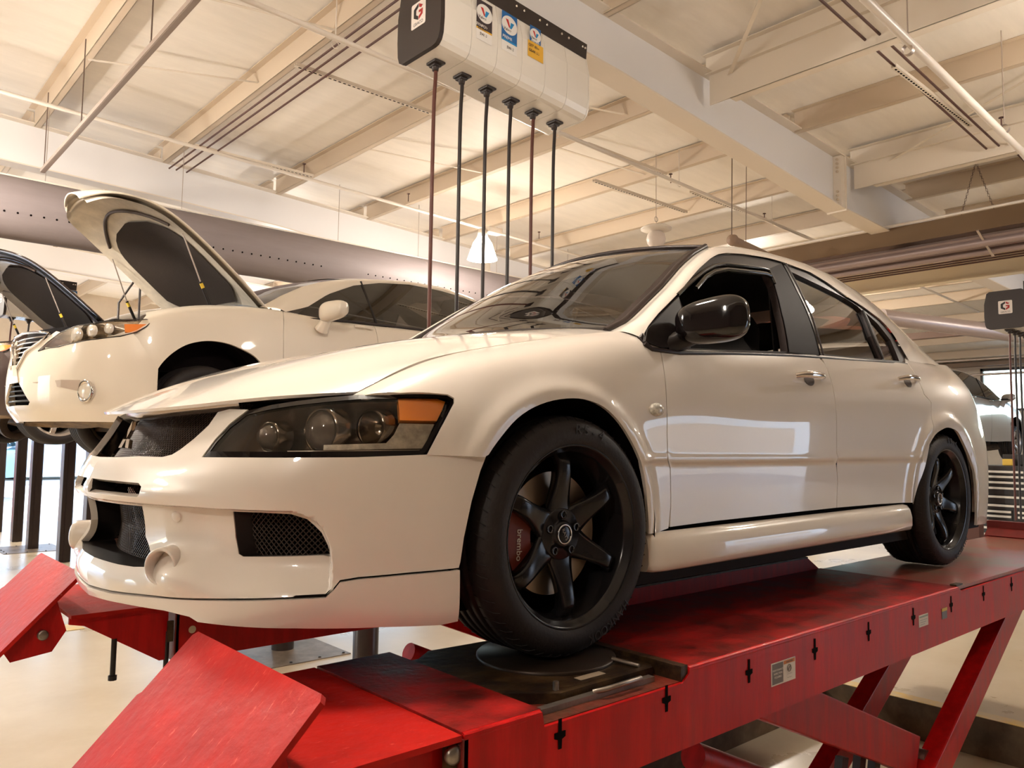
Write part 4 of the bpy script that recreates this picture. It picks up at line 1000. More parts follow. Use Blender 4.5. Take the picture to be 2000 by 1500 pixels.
for s in (1, -1):
    def sd(c): return [(x, y*s, z) for x, y, z in c]
    # belt moulding, door-frame seams, run channels
    b = off3(CAB, [(x, z-.004) for x, z in reversed(belt)], .003); P_(MB().tube(sd(b), .0085, 8).build('belt_moulding', TRIMB, root))
    P_(MB().tube(sd(off3(CAB, TR['bline'], -.003)), .0045, 6).build('shut_line_shade', DARK, root))  # dark tube along the door seam as its shade
    g = np.array(TR['gfront'][:8]); c = g.mean(0)
    P_(MB().tube(sd(off3(CAB, TR['gfront'][:9], .003)), .007, 8).tube(sd(off3(CAB, [(a-(.02 if a > .8 else 0.0), b_-.030) for a, b_ in TR['gfront'][1:8]], .008)), .009, 8).build('window_visor', GLOSSB, root))
    P_(MB().tube(sd(off3(CAB, TR['grear'][4:7], .001)), .005, 6).build('window_divider', BLACKP, root))
    P_(MB().tube(sd(off3(CAB, [(x, z) for x, z in TR['bline'][:4]], .004)+[.022, 0, 0]), .004, 6).build('pillar_strip', TRIMB, root))
# seats, dash, wheel and dark tub
mb = MB().box((.35, -.78, .14), (3.3, .78, .22)).box((.30, -.74, .22), (.42, .74, .86)).box((2.6, -.72, .22), (2.7, .72, .98))
for s in (-1, 1):
    mb.box((.45, s*.76-.02, .22), (2.5, s*.76+.02, .86))
P_(mb.build('cabin_tub', mat('cabin carpet', (.010, .007, .006), .8), root))
P_(loft('headliner', sym(rs3(Bc[6:12], 20)+[0, .03, -.035], 0, (-.02, 0, .02)), mat('headliner', (.10, .075, .06), .9), root, 20))
P_(MB().box((.34, -.72, .78), (.62, .72, .93), bev=.04).box((.50, -.55, .90), (.66, -.18, .965), bev=.02).build('dashboard', mat('dash', (.02, .014, .012), .6), root))
Mw = axisM((.80, -.37, .83), (.88, 0, .42)); pts = [Mw @ Vector((.185*math.cos(t), .185*math.sin(t), 0)) for t in np.linspace(0, 2*math.pi, 37)[:-1]]
P_(MB().tube(pts, .014, 8, closed=True).tube([Mw @ Vector((-.17, 0, 0)), Mw @ Vector((.17, 0, 0))], .016, 8).tube([Mw @ Vector((0, 0, 0)), Mw @ Vector((0, -.17, 0))], .016, 8).lathe([(.06, -.02), (.055, .02), (0, .03)], Mw, 20).build('steering_wheel', BLACKP, root))
SEATM = mat('seat fabric', (.014, .010, .010), .7)
for s in (-1, 1):
    for x0, nm in ((.80, 'front_seat'), (1.95, 'rear_seat')):
        mb = MB().box((x0, s*.37-.25, .30), (x0+.50, s*.37+.25, .46), bev=.05)
        secs = []
        pr = [(-.25, 0), (-.26, .3), (-.22, .52), (-.13, .62), (-.11, .74), (-.06, .80), (.06, .80), (.11, .74), (.13, .62), (.22, .52), (.26, .3), (.25, 0)]
        if nm == 'rear_seat': pr = [(-.30, 0), (-.30, .5), (-.12, .54), (-.1, .64), (.1, .64), (.12, .54), (.30, .5), (.30, 0)]
        M = Matrix.Translation((x0+.46, s*.37, .42)) @ Matrix.Rotation(R(20), 4, 'Y') @ Matrix.Rotation(R(90), 4, 'Y') @ Matrix.Rotation(R(90), 4, 'Z')
        M = Matrix.Translation((x0+.46, s*.37, .42)) @ Matrix(((0, math.sin(R(20)), math.cos(R(20)), 0), (1, 0, 0, 0), (0, math.cos(R(20)), -math.sin(R(20)), 0), (0, 0, 0, 1)))
        mb.prism(pr, -.06, .07, M)
        o = P_(mb.build(nm, SEATM, root)); bv = o.modifiers.new('b', 'BEVEL'); bv.width = .025; bv.segments = 3; bv.limit_method = 'ANGLE'
# belt webbing at the pillar
P_(MB().bar((1.36, -.66, 1.22), (1.38, -.70, .60), .006, .03, up=(1, 0, 0)).build('seat_belt', BLACKP, root))
# roof handle and inner pillar
for s in (-1, 1): P_(MB().bar((1.49, s*.615, 1.30), (1.50, s*.74, .80), .03, .04, bev=.01).build('pillar_trim', BLACKP, root))
# door mirrors
def mirror(s):
    mb = MB(); C = Vector((.578, s*.912, .962)); ax = Vector((.26, s*.965, .05)).normalized(); fwd = Vector((-.965, s*.26, 0)).normalized(); up = ax.cross(fwd); up = up if up.z > 0 else -up
    V = []; n = 36; rows = 30
    for i in range(rows+1):
        a = math.sin(math.pi/2*(-1+2*i/rows)); k = max(0, 1-abs(a)**3.0)**(1/3.0)
        for j in range(n):
            t = 2*math.pi*j/n; c_, s_ = math.cos(t), math.sin(t)
            e = .5; yy = math.copysign(abs(s_)**e, s_)*.0715*k; xx = math.copysign(abs(c_)**.62, c_)*k
            xx = xx*.062 if xx > 0 else xx*.028
            V.append(C+ax*(a*.118)+up*(yy*(1+.10*a)+.006*a)+fwd*(xx*(1-.12*a)))
    F = [(i*n+j, i*n+(j+1) % n, (i+1)*n+(j+1) % n, (i+1)*n+j) for i in range(rows) for j in range(n)]
    if s > 0: F = [f[::-1] for f in F]
    o = P_(mk('door_mirror', V, F, GLOSSB, root, True))
    a = MB(); q = [(.50, s*.775, .885), (.55, s*.80, .905), (.585, s*.845, .925)]
    a.tube(q, [.040, .034, .028], 12); a.build('mirror_arm', BLACKP, o)
    t = off3(CAB, [(.372, .885), (.392, .925), (.462, .975), (.598, 1.060), (.608, 1.0), (.60, .885), (.45, .872)], .008)
    V = [(x, -y*s, z) for x, y, z in t]; V += [(x, y-.02*s*1, z) for x, y, z in V]
    V = [tuple(v) for v in t*[1, -s, 1]]+[tuple(v) for v in t*[1, -s, 1]-np.array([0, .03*s, 0])]
    n = len(t); F = [tuple(range(n)), tuple(reversed(range(n, 2*n)))]+[(i, (i+1) % n, n+(i+1) % n, n+i) for i in range(n)]
    P_(mk('mirror_sail', V, F, BLACKP, root)); return o
mirror(-1); mirror(1)
# door handles, each over a dark ellipse painted as the recess's shade
for s in (-1, 1):
    for (uc, vc) in ((1.338, 5.75), (2.270, 5.93)):
        S = SIDE([uc], [vc])[0]; N = SIDE.normal([uc], [vc])[0]; N = N if N[1] < 0 else -N
        M = axisM(S, N, (0, 0, 1)); 
        if s > 0: M = Matrix.Scale(-1, 4, (0, 1, 0)) @ M
        sx = 1
        mb = MB(); pts = []
        for k in np.linspace(-1, 1, 15): pts.append(M @ Vector((.098*k, 0, .030*(1-abs(k)**4)+.001)))
        mb.tube(pts, [.009+.0055*(1-abs(k)**3) for k in np.linspace(-1, 1, 15)], 12)
        P_(mb.build('door_handle', CHROME, root))
        P_(MB().lathe([(.034, -.0005), (.036, .001), (.033, .0012), (0, .0012)], M @ Matrix.Translation((0, -.008, 0)) @ Matrix.Diagonal((1.1, .72, 1, 1)), 28).build('handle_shade', mat('scoop shade', (.10, .07, .05), .5), root))
# side repeater
for s in (-1, 1):
    S = SIDE([.363], [4.27])[0]; N = np.array([0, -1, 0]); M = axisM((S[0], -S[1]*s*-1 if s < 0 else -S[1], S[2]), (0, s, .05))
    M = axisM((S[0], s*abs(S[1]), S[2]), (0, s, .05))
    P_(MB().lathe([(.033, 0), (.033, .006), (.026, .013), (.010, .016), (0, .016)], M @ Matrix.Diagonal((1, .62, 1, 1)), 28).build('side_repeater', mat('clear repeater', (.85, .80, .70), .12, 0, .5, noise=.5, nscale=90), root))
# fuel flap notch
# headlamps
def lamp(s):
    H = TR['head']; uv = inset(np.array(H), .0015)
    def S3(a, d): 
        q = off3(NOSE, a, d); return q*[1, -s, 1] if s > 0 else q
    lens = panel('headlamp_lens', NOSE, [tuple(x) for x in inset(uv, .012)], LENS, root, 1.0, .035, gap=0, thick=0, off=-.001, mirror=False)
    h = empty('headlamp', (0, 0, 0), parent=root); P_(h)
    if s > 0:
        me = lens.data; o2 = mk('headlamp_lens', [(v.co.x, -v.co.y, v.co.z) for v in me.vertices], [tuple(reversed(p.vertices)) for p in me.polygons], LENS, h, True)
        bpy.data.objects.remove(lens, do_unlink=True); lens = o2
    lens.parent = h
    # black surround
    a = resamp(uv, .02); b = inset(a, .012); A_ = S3(a, -.002); B_ = S3(b, .0005); C_ = S3(a, -.05); n = len(a)
    V = np.vstack([A_, B_, C_]); F = []
    for i in range(n):
        j = (i+1) % n; F += [(i, j, n+j, n+i), (j, i, 2*n+i, 2*n+j)]
    mk('lamp_surround', V, F if s < 0 else [f[::-1] for f in F], GLOSSB, h, False)
    # bowl
    c = resamp(b, .03); D = S3(c, -.012); E_ = S3(c, -.06); m = len(c); cen = E_.mean(0)+[.05, 0, 0]
    V = np.vstack([D, E_, E_*.6+cen*.4+[.02, 0, 0], [cen]]); F = []
    for r_ in range(2):
        for i in range(m): j = (i+1) % m; F.append((r_*m+i, r_*m+j, (r_+1)*m+j, (r_+1)*m+i))
    F += [(2*m+i, 2*m+(i+1) % m, 3*m) for i in range(m)]
    mk('lamp_bowl', V, F, mat('smoked bowl', (.30, .24, .20), .22, .8), h, True)
    def at(u, v, d): q = S3([(u, v)], d)[0]; return Vector(q)
    # projector and inner lamp
    for (u, v, r_, d) in ((.795, .606, .052, -.055), (.655, .590, .034, -.045), (.93, .616, .042, -.062)):
        p0 = at(u, v, d); dirv = Vector((-1, s*.25, .0)); M = axisM(p0, dirv)
        mb = MB().lathe([(r_*1.15, -.02), (r_*1.12, .018), (r_, .026), (r_*.93, .020)], M, 32); mb.build('lamp_ring', mat('dark chrome', (.30, .25, .21), .15, 1), h)
        if r_ != .042: MB().lathe([(r_*.93, .018), (r_*.8, .032), (r_*.5, .043), (0, .048)], M, 32).build('projector_lens', mat('lens bulb', (.12, .095, .08), .04, .1, 1), h)
        else: MB().lathe([(r_*.93, .018), (r_*.7, -.02), (.01, -.03), (0, -.03)], M, 32).build('high_beam_bowl', mat('dark chrome', (.30, .25, .21), .15, 1), h)
    # amber indicator at the rear top, clear reflector below
    am = [(.985, .6745), (1.09, .6755), (1.116, .668), (1.083, .6185), (.985, .6185)]
    def blk(poly, m, nm, d0, d1, st=.02):
        q = resamp(np.array(poly), st); A_ = S3(q, d0); B_ = S3(q, d1); n = len(q)
        V = np.vstack([A_, B_]); F = [tuple(range(n)), tuple(reversed(range(n, 2*n)))]+[(i, (i+1) % n, n+(i+1) % n, n+i) for i in range(n)]
        return mk(nm, V, F, m, h)
    blk(am, AMBER, 'turn_signal', -.006, -.03)
    blk([(.985, .612), (1.078, .612), (1.045, .553), (.80, .548), (.80, .560), (.95, .565), (.97, .585)], mat('clear reflector', (.82, .76, .66), .2, .25, noise=.45, nscale=38), 'lower_reflector', -.012, -.03)
    blk([(.72, .5445), (1.035, .549), (1.03, .543), (.72, .538)], mat('cream bezel', (.6, .5, .4), .3), 'lower_bezel', -.006, -.03)
    return h
lamp(-1); lamp(1)
# ---------------------------------------------------------------- wheels
def make_tyre(Rt=.322, W=.255, rb=.238):
    h = W/2
    prof = [(rb-.004, -h+.03), (rb+.004, -h+.010), (rb+.012, -h+.005), (rb+.030, -h+.001), (rb+.050, -h+.004), (Rt-.016, -h+.016), (Rt-.006, -h+.030), (Rt, -h+.055)]
    for g in (-.05, -.017, .017, .05):
        prof += [(Rt, g-.005), (Rt-.007, g-.004), (Rt-.007, g+.004), (Rt, g+.005)]
    prof += [(Rt, h-.055), (Rt-.006, h-.030), (Rt-.016, h-.016), (rb+.050, h-.004), (rb+.030, h-.001), (rb+.012, h-.005), (rb+.004, h-.010), (rb-.004, h-.03)]
    return prof
def wheel_mesh(parent, loc, out, phase=0, Rt=.322, rimm=None, cal=False, disc=True, spokes=6, name='wheel', det=True, capname=None):
    """wheel as an empty with tyre, rim, disc and caliper; out = outward unit vector, phase = angle of the first spoke"""
    w = empty(name, (0, 0, 0), parent=parent); sc = Rt/.322; rimm = rimm or RIMM
    M = axisM(loc, out, (0, 0, 1)) @ Matrix.Scale(sc, 4)
    h = .1275
    mb = MB(); mb.lathe(make_tyre(), M, 96)
    if det:
        for k in range(60):       # shoulder grooves
            a = 2*math.pi*k/60
            for s in (-1, 1):
                p = [M @ Vector((r_*math.cos(a+d), r_*math.sin(a+d), z)) for r_, z, d in ((.3222, .058*s, 0), (.3175, .098*s, .05), (.309, .1115*s, .07))]
                mb.tube(p, .0014, 4, cap=False)
    mb.build('tyre', RUBBER, w)
    # rim barrel and lip
    prof = [(.236, h-.026), (.246, h-.014), (.2465, h-.009), (.243, h-.0065), (.238, h-.010), (.2345, h-.020), (.226, h-.026), (.2225, h-.034), (.2205, h-.060), (.213, h-.075), (.208, -h+.05), (.235, -h+.02)]
    rim = MB().lathe(prof, M, 96).build('rim', rimm, w)
    # spokes
    n = spokes; N = 14
    for k in range(n):
        a = R(phase)+2*math.pi*k/n; mb = MB(); V = []
        for i in range(N+1):
            t = i/N; r_ = .050+(.2225-.050)*t
            wd = .030*(1-t)**2.2+.0185+.004*t**3
            y = h-.064+.030*sstep(0, .75, t)-.020*float(sstep(.84, 1, t)); th = .026+.020*t
            for sx, dy in ((-1, -.003), (-.62, .0), (.62, .0), (1, -.003), (.85, -th), (-.85, -th)):
                x = r_; q = sx*wd
                V.append(M @ Vector((x*math.cos(a)-q*math.sin(a), x*math.sin(a)+q*math.cos(a), y+dy)))
        F = [(i*6+j, i*6+(j+1) % 6, (i+1)*6+(j+1) % 6, (i+1)*6+j) for i in range(N) for j in range(6)]
        mb.add(V, F, True); mb.build('spoke', rimm, w)
    hub = MB().lathe([(.075, h-.110), (.073, h-.066), (.066, h-.058), (.040, h-.060), (.036, h-.056), (.034, h-.050), (.030, h-.048), (0, h-.048)], M, 48).build('hub', rimm, w)
    for k in range(5):
        mb = MB(); a = R(90)+2*math.pi*k/5; c = M @ Matrix.Translation((.053*math.cos(a), .053*math.sin(a), 0))
        mb.lathe([(.0115, h-.0565), (.012, h-.052), (.009, h-.050), (.0085, h-.058)], c, 18).build('lug_nut', GLOSSB, w)
    mb = MB().lathe([(.0275, h-.0478), (.0275, h-.0455), (.0235, h-.0455), (.0235, h-.0478)], M, 32); mb.build('cap_ring', CHROME, w)
    if det: textobj('cap_lettering', 'RAYS', .015, M @ Matrix.Translation((0, 0, h-.047)) @ Matrix.Rotation(R(-62), 4, 'Z'), CHROME, w, .0006)
    if disc:
        D = M
        mb = MB().lathe([(.085, h-.128), (.085, h-.098), (.168, h-.100), (.168, h-.128)], D, 64, smooth=False); mb.build('brake_disc', DISC, w)
        MB().lathe([(.21, h-.20), (0, h-.20)], D, 48, smooth=False).build('backing_plate', DARK, w)
    if cal:
        mb = MB(); aa = [R(150+i*8) for i in range(9)]; poly = [(.186*math.cos(a), .186*math.sin(a)) for a in aa]+[(.105*math.cos(a), .105*math.sin(a)) for a in reversed(aa)]
        mb.prism(poly, h-.150, h-.073, M); o = mb.build('caliper', CALI, w)
        b = o.modifiers.new('b', 'BEVEL'); b.width = .008; b.segments = 3
        textobj('caliper_lettering', 'brembo', .026, M @ Matrix.Rotation(R(8), 4, 'Z') @ Matrix.Translation((-.146, .0, h-.0715)) @ Matrix.Rotation(R(-100), 4, 'Z') @ Matrix.Scale(1, 4), mat('caliper print', (.75, .68, .6), .5), w, .0005)
    if det:
        for s, a0, sz in (('RS-4', 80, .040), ('HANKOOK', -62, .034)):
            r_ = .283
            step = sz*.78/r_
            for i, ch in enumerate(s):
                a = R(a0)+(-(i-(len(s)-1)/2)*step if a0 > 0 else -(i-(len(s)-1)/2)*step)
                Mt = M @ Matrix.Rotation(a, 4, 'Z') @ Matrix.Translation((r_, 0, h-.0015)) @ Matrix.Rotation(R(-90), 4, 'Z')
                textobj('sidewall_lettering', ch, sz, Mt, mat('raised rubber', (.022, .016, .014), .5), w, .0012)
    return w
for (x, s, ph, cal) in ((0, -1, 3, True), (RWX, -1, 14, False), (0, 1, 20, True), (RWX, 1, 50, False)):
    o = (0, s, 0)
    c = (x, s*(.877-.1275), .322)
    P_(wheel_mesh(root, c, o, ph+90, cal=cal))
# inner arches
for cx, cz, r_ in ((-.03, .33, .385), (2.60, .32, .375)):
    for s in (-1, 1):
        V = []; n = 24
        for i in range(n+1):
            a = R(-15+210*i/n)
            for y in (.858, .50): V.append((cx+r_*math.cos(a), s*y, cz+r_*math.sin(a)))
        F = [(2*i, 2*i+1, 2*i+3, 2*i+2) for i in range(n)]
        V += [(cx, s*.50, cz)]; F += [(2*i+1, 2*i+3, len(V)-1) for i in range(n)]
        P_(mk('wheel_arch_liner', V, F, DARK, root, True))
# floor pan and suspension
P_(MB().box((-.75, -.62, .17), (-.42, .62, .20)).box((.36, -.70, .185), (2.2, .70, .215)).box((3.0, -.70, .20), (3.4, .70, .24)).build('floor_pan', DARK, root))
P_(MB().tube([(0, -.64, .20), (.05, -.2, .18), (.05, .2, .18), (0, .64, .20)], .022, 8).tube([(RWX, -.64, .25), (RWX, .64, .25)], .03, 8).build('suspension', DARK, root))
# hand everything over to the thing itself
for o in SEDAN_PARTS:
    if o.parent == root: in_car(o)
bpy.data.objects.remove(root, do_unlink=True)
# ================================================================= red scissor lift
rk = empty('scissor_lift', (1.6, -.8, FLOOR-.235), 'red scissor alignment lift carrying the white sedan', 'car lift')
rk2 = Matrix.Translation((-1.6, .8, -(FLOOR-.235)))
def L_(o):
    o.parent = rk; o.matrix_parent_inverse = rk2
    return o
DRED = mat('dark red', (.20, .010, .008), .45, noise=.4, nscale=5)
XZ = lambda y: Matrix(((1, 0, 0, 0), (0, 0, 1, y), (0, 1, 0, 0), (0, 0, 0, 1)))
def runway(s):
    yo, yi = s*1.105, s*.505; sg = 1 if s > 0 else -1
    def bx(mb, x0, y0, z0, x1, y1, z1, **k): return mb.box((x0, min(y0, y1), z0), (x1, max(y0, y1), z1), **k)
    rw = L_(empty('runway', (0, 0, 0)))
    def Q(o): o.parent = rw; return o
    Q(bx(MB(), .180, yo-sg*.01, -.012, 2.045, yi, 0).build('deck_plate', REDT))
    Q(bx(MB(), 2.062, yo-sg*.012, -.018, 4.45, yi, -.004).build('slip_plate', mat('greasy rear plate', (.36, .04, .03), .30, .2, noise=.8, nscale=3.5, col2=(.22, .14, .10), bump=.1)))
    Q(bx(MB(), -.555, yo-sg*.01, -.012, -.340, yi, -.0).build('deck_plate', REDT))
    Q(bx(MB(), -.340, yo-sg*.01, -.046, .180, yi, -.034).build('turnplate_recess', mat('greasy recess', (.22, .03, .015), .42, .2, noise=.95, nscale=11, col2=(.05, .025, .010), bump=.3)))
    poly = [(-.555, -.20), (-.555, -.004), (-.344, -.004), (-.338, -.036), (.150, -.036), (.178, -.018), (.182, -.004), (2.045, -.004), (2.055, -.014), (2.075, -.022), (4.45, -.022), (4.45, -.20)]
    for yy, dy in ((yo, -.012*sg), (yi, .012*sg)): Q(MB().prism(poly, 0, dy, XZ(yy)).build('side_beam', REDP))
    Q(MB().tube([(.182, yo-sg*.010, -.0105), (2.044, yo-sg*.010, -.0105)], .0105, 12).tube([(-.554, yo-sg*.010, -.0105), (-.345, yo-sg*.010, -.0105)], .0105, 12).build('rolled_edge', REDP))
    if s < 0:
        for i in range(11):
            x = -.292+.374*i; y = yo+sg*.0006; z = -.062
            mb = MB(); M = XZ(y)
            mb.prism([(x-.005, z+.034), (x-.005, z+.006), (x-.017, z+.006), (x-.017, z-.006), (x-.006, z-.010), (x-.005, z-.030), (x+.005, z-.030), (x+.006, z-.010), (x+.017, z-.006), (x+.017, z+.006), (x+.005, z+.006), (x+.005, z+.034)], 0, sg*.0012, M)
            Q(mb.build('keyhole_slot', DARK))
    # end plate, inner rail with its cap
    Q(bx(MB(), -.56, yo, -.20, -.545, yi, -.012).build('end_plate', DRED))
    Q(bx(MB(), -.5, yo-sg*.03, -.19, 4.4, yi+sg*.03, -.17).build('underframe', DRED))
    Q(MB().prism([(.45, 0), (2.03, 0), (1.93, .055), (.50, .055)], -.0, sg*.035, XZ(s*.47)).build('jack_rail', REDP))
    Q(bx(MB(), .48, s*.505, .0555, 1.93, s*.44, .062).build('rail_cap', GREASE))
    # turnplate, its disc, handles, wheel stop bar
    T = Matrix.Translation((-.07, s*.80, 0))
    Q(MB().prism([(-.26, -.13), (-.14, -.225*1), (.20, -.225), (.25, -.17), (.25, .24), (-.16, .27), (-.27, .19)] if s < 0 else [(-.26, .13), (-.27, -.19), (-.16, -.27), (.25, -.24), (.25, .17), (.20, .225), (-.14, .225)][::1], -.034, -.010, T).build('turnplate', GREASE))
    Q(MB().lathe([(.19, -.010), (.19, -.004), (.186, -.0005), (0, -.0005)], Matrix.Translation((-.01, s*.77, 0)), 48).build('turnplate_disc', mat('oily disc', (.03, .018, .012), .4, .5)))
    yh = s*1.045
    Q(MB().bar((-.335, yh, -.028), (.10, yh, -.028), .020, .014).tube([(-.12, yh, -.02), (-.10, yh+s*.022, -.012), (.03, yh+s*.022, -.010), (.055, yh, -.02)], .0065, 8).build('turnplate_handle', STEEL))
    Q(MB().bar((-.20, s*1.005, -.016), (.10, s*1.005, -.016), .006, .012).tube([(-.20, s*1.0, -.03), (-.20, s*1.0, .010)], .007, 8).tube([(.08, s*.93, .0), (.10, s*1.005, -.006)], .006, 8).build('lock_bar', STEEL))
    if s < 0: Q(MB().box((-.10, s*.975-.012, -.0098), (-.01, s*.975+.012, -.0088)).build('plate_label', mat('label tan', (.50, .40, .30), .6)))
    Q(bx(MB(), .150, s*1.10, -.034, .178, yi, .004).build('stop_bar', GREASE))
    Q(bx(MB(), 2.03, yo-sg*.03, .001, 2.10, yo-sg*.004, .007).build('latch', GREASE))
    # short front deck, its side plates and the raised flap
    Q(bx(MB(), -.885, yo, -.014, -.562, yi, -.002).build('front_deck', REDR))
    pr = [(-.575, -.015), (-.885, -.015), (-.885, -.035), (-.84, -.045), (-.60, -.195), (-.575, -.195)]
    for y, dy in ((yo-sg*.05, .012), (yi+sg*.03, .012)): Q(MB().prism(pr, -dy/2, dy/2, XZ(y)).build('deck_bracket', REDP))
    Q(MB().lathe([(.019, 0), (.019, .010), (.012, .014), (0, .014)], axisM((-.572, yo-sg*.018, -.040), (0, s, 0)), 20).build('pivot_bolt', STEEL))
    Q(MB().box((-.586, min(yo-sg*.03, yo-sg*.016), -.20), (-.560, max(yo-sg*.03, yo-sg*.016), -.02)).build('pivot_post', GREASE))
    f = L_(empty('wheel_flap', (0, 0, 0)))
    d = Vector((-.70, 0, -.715)).normalized(); n = Vector((-.715, 0, .70)); top = Vector((-.858, 0, .126))
    if s < 0: top = Vector((-.857, 0, .128))
    M = Matrix((Vector((0, 1, 0)), d, -Vector((0, 1, 0)).cross(d)*-1)).transposed().to_4x4(); M.translation = top
    mb = MB(); y0, y1 = min(yo, yi), max(yo, yi); Vv = []
    c = .012
    q = [(y0+c, 0), (y1-c, 0), (y1, c), (y1, .16), (y1+.01, .17), (y1+.01, .50), (y0-.0, .50), (y0, c)]
    for t in (0, -.012):
        for y, l in q: Vv.append(Vector((0, y, 0))+top+d*l+n*(t+.006))
    m = len(q); mb.add(Vv, [tuple(range(m)), tuple(reversed(range(m, 2*m)))]+[(i, (i+1) % m, m+(i+1) % m, m+i) for i in range(m)])
    mb.build('flap_plate', REDR, f)
    for y in (y0+.03, y1-.03):
        P0 = top+d*.10-n*.006; P1 = top+d*.30-n*.006; P2 = top+d*.31-n*.045; P3 = top+d*.22-n*.115; P4 = top+d*.15-n*.10
        MB().prism([(p.x, p.z) for p in (P0, P1, P2, P3, P4)], -.006, .006, XZ(y)).build('flap_bracket', REDP, f)
        MB().lathe([(.016, 0), (.016, .010), (.010, .013), (0, .013)], axisM((top+d*.20-n*.055)+Vector((0, y-.006, 0)), (0, -1, 0)), 18).build('pivot_bolt', STEEL, f)
    # levelling bolts
    for x, L in ((-.745, .10), (-.575, .16)):
        Q(MB().tube([(x, yi+sg*.03, -.10), (x, yi+sg*.03, -.12-L)], .009, 8).tube([(x, yi+sg*.03, -.12-L), (x, yi+sg*.03, -.135-L)], .014, 8).build('levelling_bolt', BLACKP))
    Q(MB().box((-.585, yi-.004 if s > 0 else yi, -.13), (-.565, yi+.006, -.06)).build('hinge_strap', GREASE))
    Q(MB().lathe([(.013, 0), (0, .0005)], axisM((-.50, yi-sg*.0006, -.10), (0, -sg, 0)), 18).build('hole_light_spot', mat('light through hole', (.7, .58, .42), .6)))  # pale disc, the light seen through the hole is put into its colour
    # scissor arms: box sections between the runway and the base in the pit
    def arm(nm, p, q2, y, w, h, m=REDP):
        return Q(MB().bar((p[0], s*y, p[1]), (q2[0], s*y, q2[1]), w, h, up=(0, 0, 1), bev=.006).build(nm, m))
    arm('scissor_arm', (3.12, -.13), (1.02, -1.24), 1.01, .08, .125)
    arm('scissor_arm', (3.12, -.13), (1.02, -1.24), .64, .08, .125)
    arm('scissor_arm', (.72, -.20), (1.86, -.665), .955, .09, .150)
    arm('scissor_arm', (.72, -.16), (3.1, -1.20), .70, .07, .12)
    Q(MB().tube([(1.95, s*1.0, -.70), (1.95, s*.6, -.70)], .035, 16).tube([(3.05, s*1.06, -.15), (3.05, s*.55, -.15)], .028, 14).build('cross_shaft', STEEL))
    Q(MB().tube([(.62, s*.80, -.42), (1.15, s*.80, -.66)], .045, 18).build('hydraulic_cylinder', REDP))
    Q(MB().tube([(1.15, s*.80, -.66), (1.32, s*.80, -.735)], .03, 16).build('cylinder_rod', mat('brass rod', (.30, .19, .09), .35, .8)))
    for x, dx in ((1.50, -.05), (1.66, -.06), (1.80, -.05)): Q(MB().bar((x, s*.86, -.62), (x+dx-.12, s*.86, -1.24), .03, .05).build('lock_strut', mat('black red steel', (.03, .008, .006), .4)))
    for y in (1.02, .62): Q(MB().bar((.3, s*y, FLOOR-.19), (3.3, s*y, FLOOR-.19), .07, .08, bev=.004).build('base_rail', REDP))
runway(-1); runway(1)
# warning labels on the outer beam of the near runway
LW_ = mat('label white', (.74, .66, .60), .5); LG = mat('label grey', (.16, .13, .125), .5); LO = mat('label orange', (.62, .20, .05), .5); LY = mat('label yellow', (.75, .50, .08), .5)
def lab_box(e, x0, z0, x1, z1, m, k=0): 
    o = MB().box((x0, -1.1065-.0004*k, z0), (x1, -1.1052, z1)).build('label_field', m, None); o.parent = e; return o
def lab_text(e, s, size, x, z, m): 
    textobj('label_print', s, size, Matrix.Translation((x, -1.1080, z)) @ Matrix.Rotation(R(90), 4, 'X'), m, e, .0002)
e = L_(empty('warning_label', (0, 0, 0)))
for a in ((.573, -.126, .709, -.061, LW_, 0), (.577, -.122, .638, -.064, LG, 1), (.642, -.074, .705, -.064, LO, 1)): lab_box(e, *a)
for i, t in enumerate(('MAINTENANCE', 'INSPECTION', 'REQUIRED')): lab_text(e, t, .0085, .607, -.083-.010*i, LW_)
lab_text(e, 'WARNING', .008, .674, -.069, LG)
MB().tube([(.672+.010*math.cos(t), -1.1075, -.088+.010*math.sin(t)) for t in np.linspace(0, 6.28, 16)], .0012, 5, closed=True).tube([(.665, -1.1075, -.095), (.679, -1.1075, -.081)], .0012, 5).build('label_print', LG, e)
for t, z in (('- -- -- -', -.104), ('-- --- -', -.114)): lab_text(e, t, .010, .673, z, LG)
e = L_(empty('rating_label', (0, 0, 0)))
lab_box(e, 1.628, -.108, 1.715, -.064, LW_); lab_box(e, 1.632, -.074, 1.711, -.068, mat('label green', (.30, .36, .32), .5), 1)
for i in range(3): lab_box(e, 1.638, -.082-.008*i-.003, 1.705-.012*i, -.082-.008*i, mat('label line', (.45, .42, .42), .5), 1)
e = L_(empty('rating_label', (0, 0, 0))); lab_box(e, 1.852, -.108, 1.905, -.066, mat('label grey', (.16, .13, .125), .5)); lab_box(e, 1.852, -.078, 1.905, -.066, LY, 1)
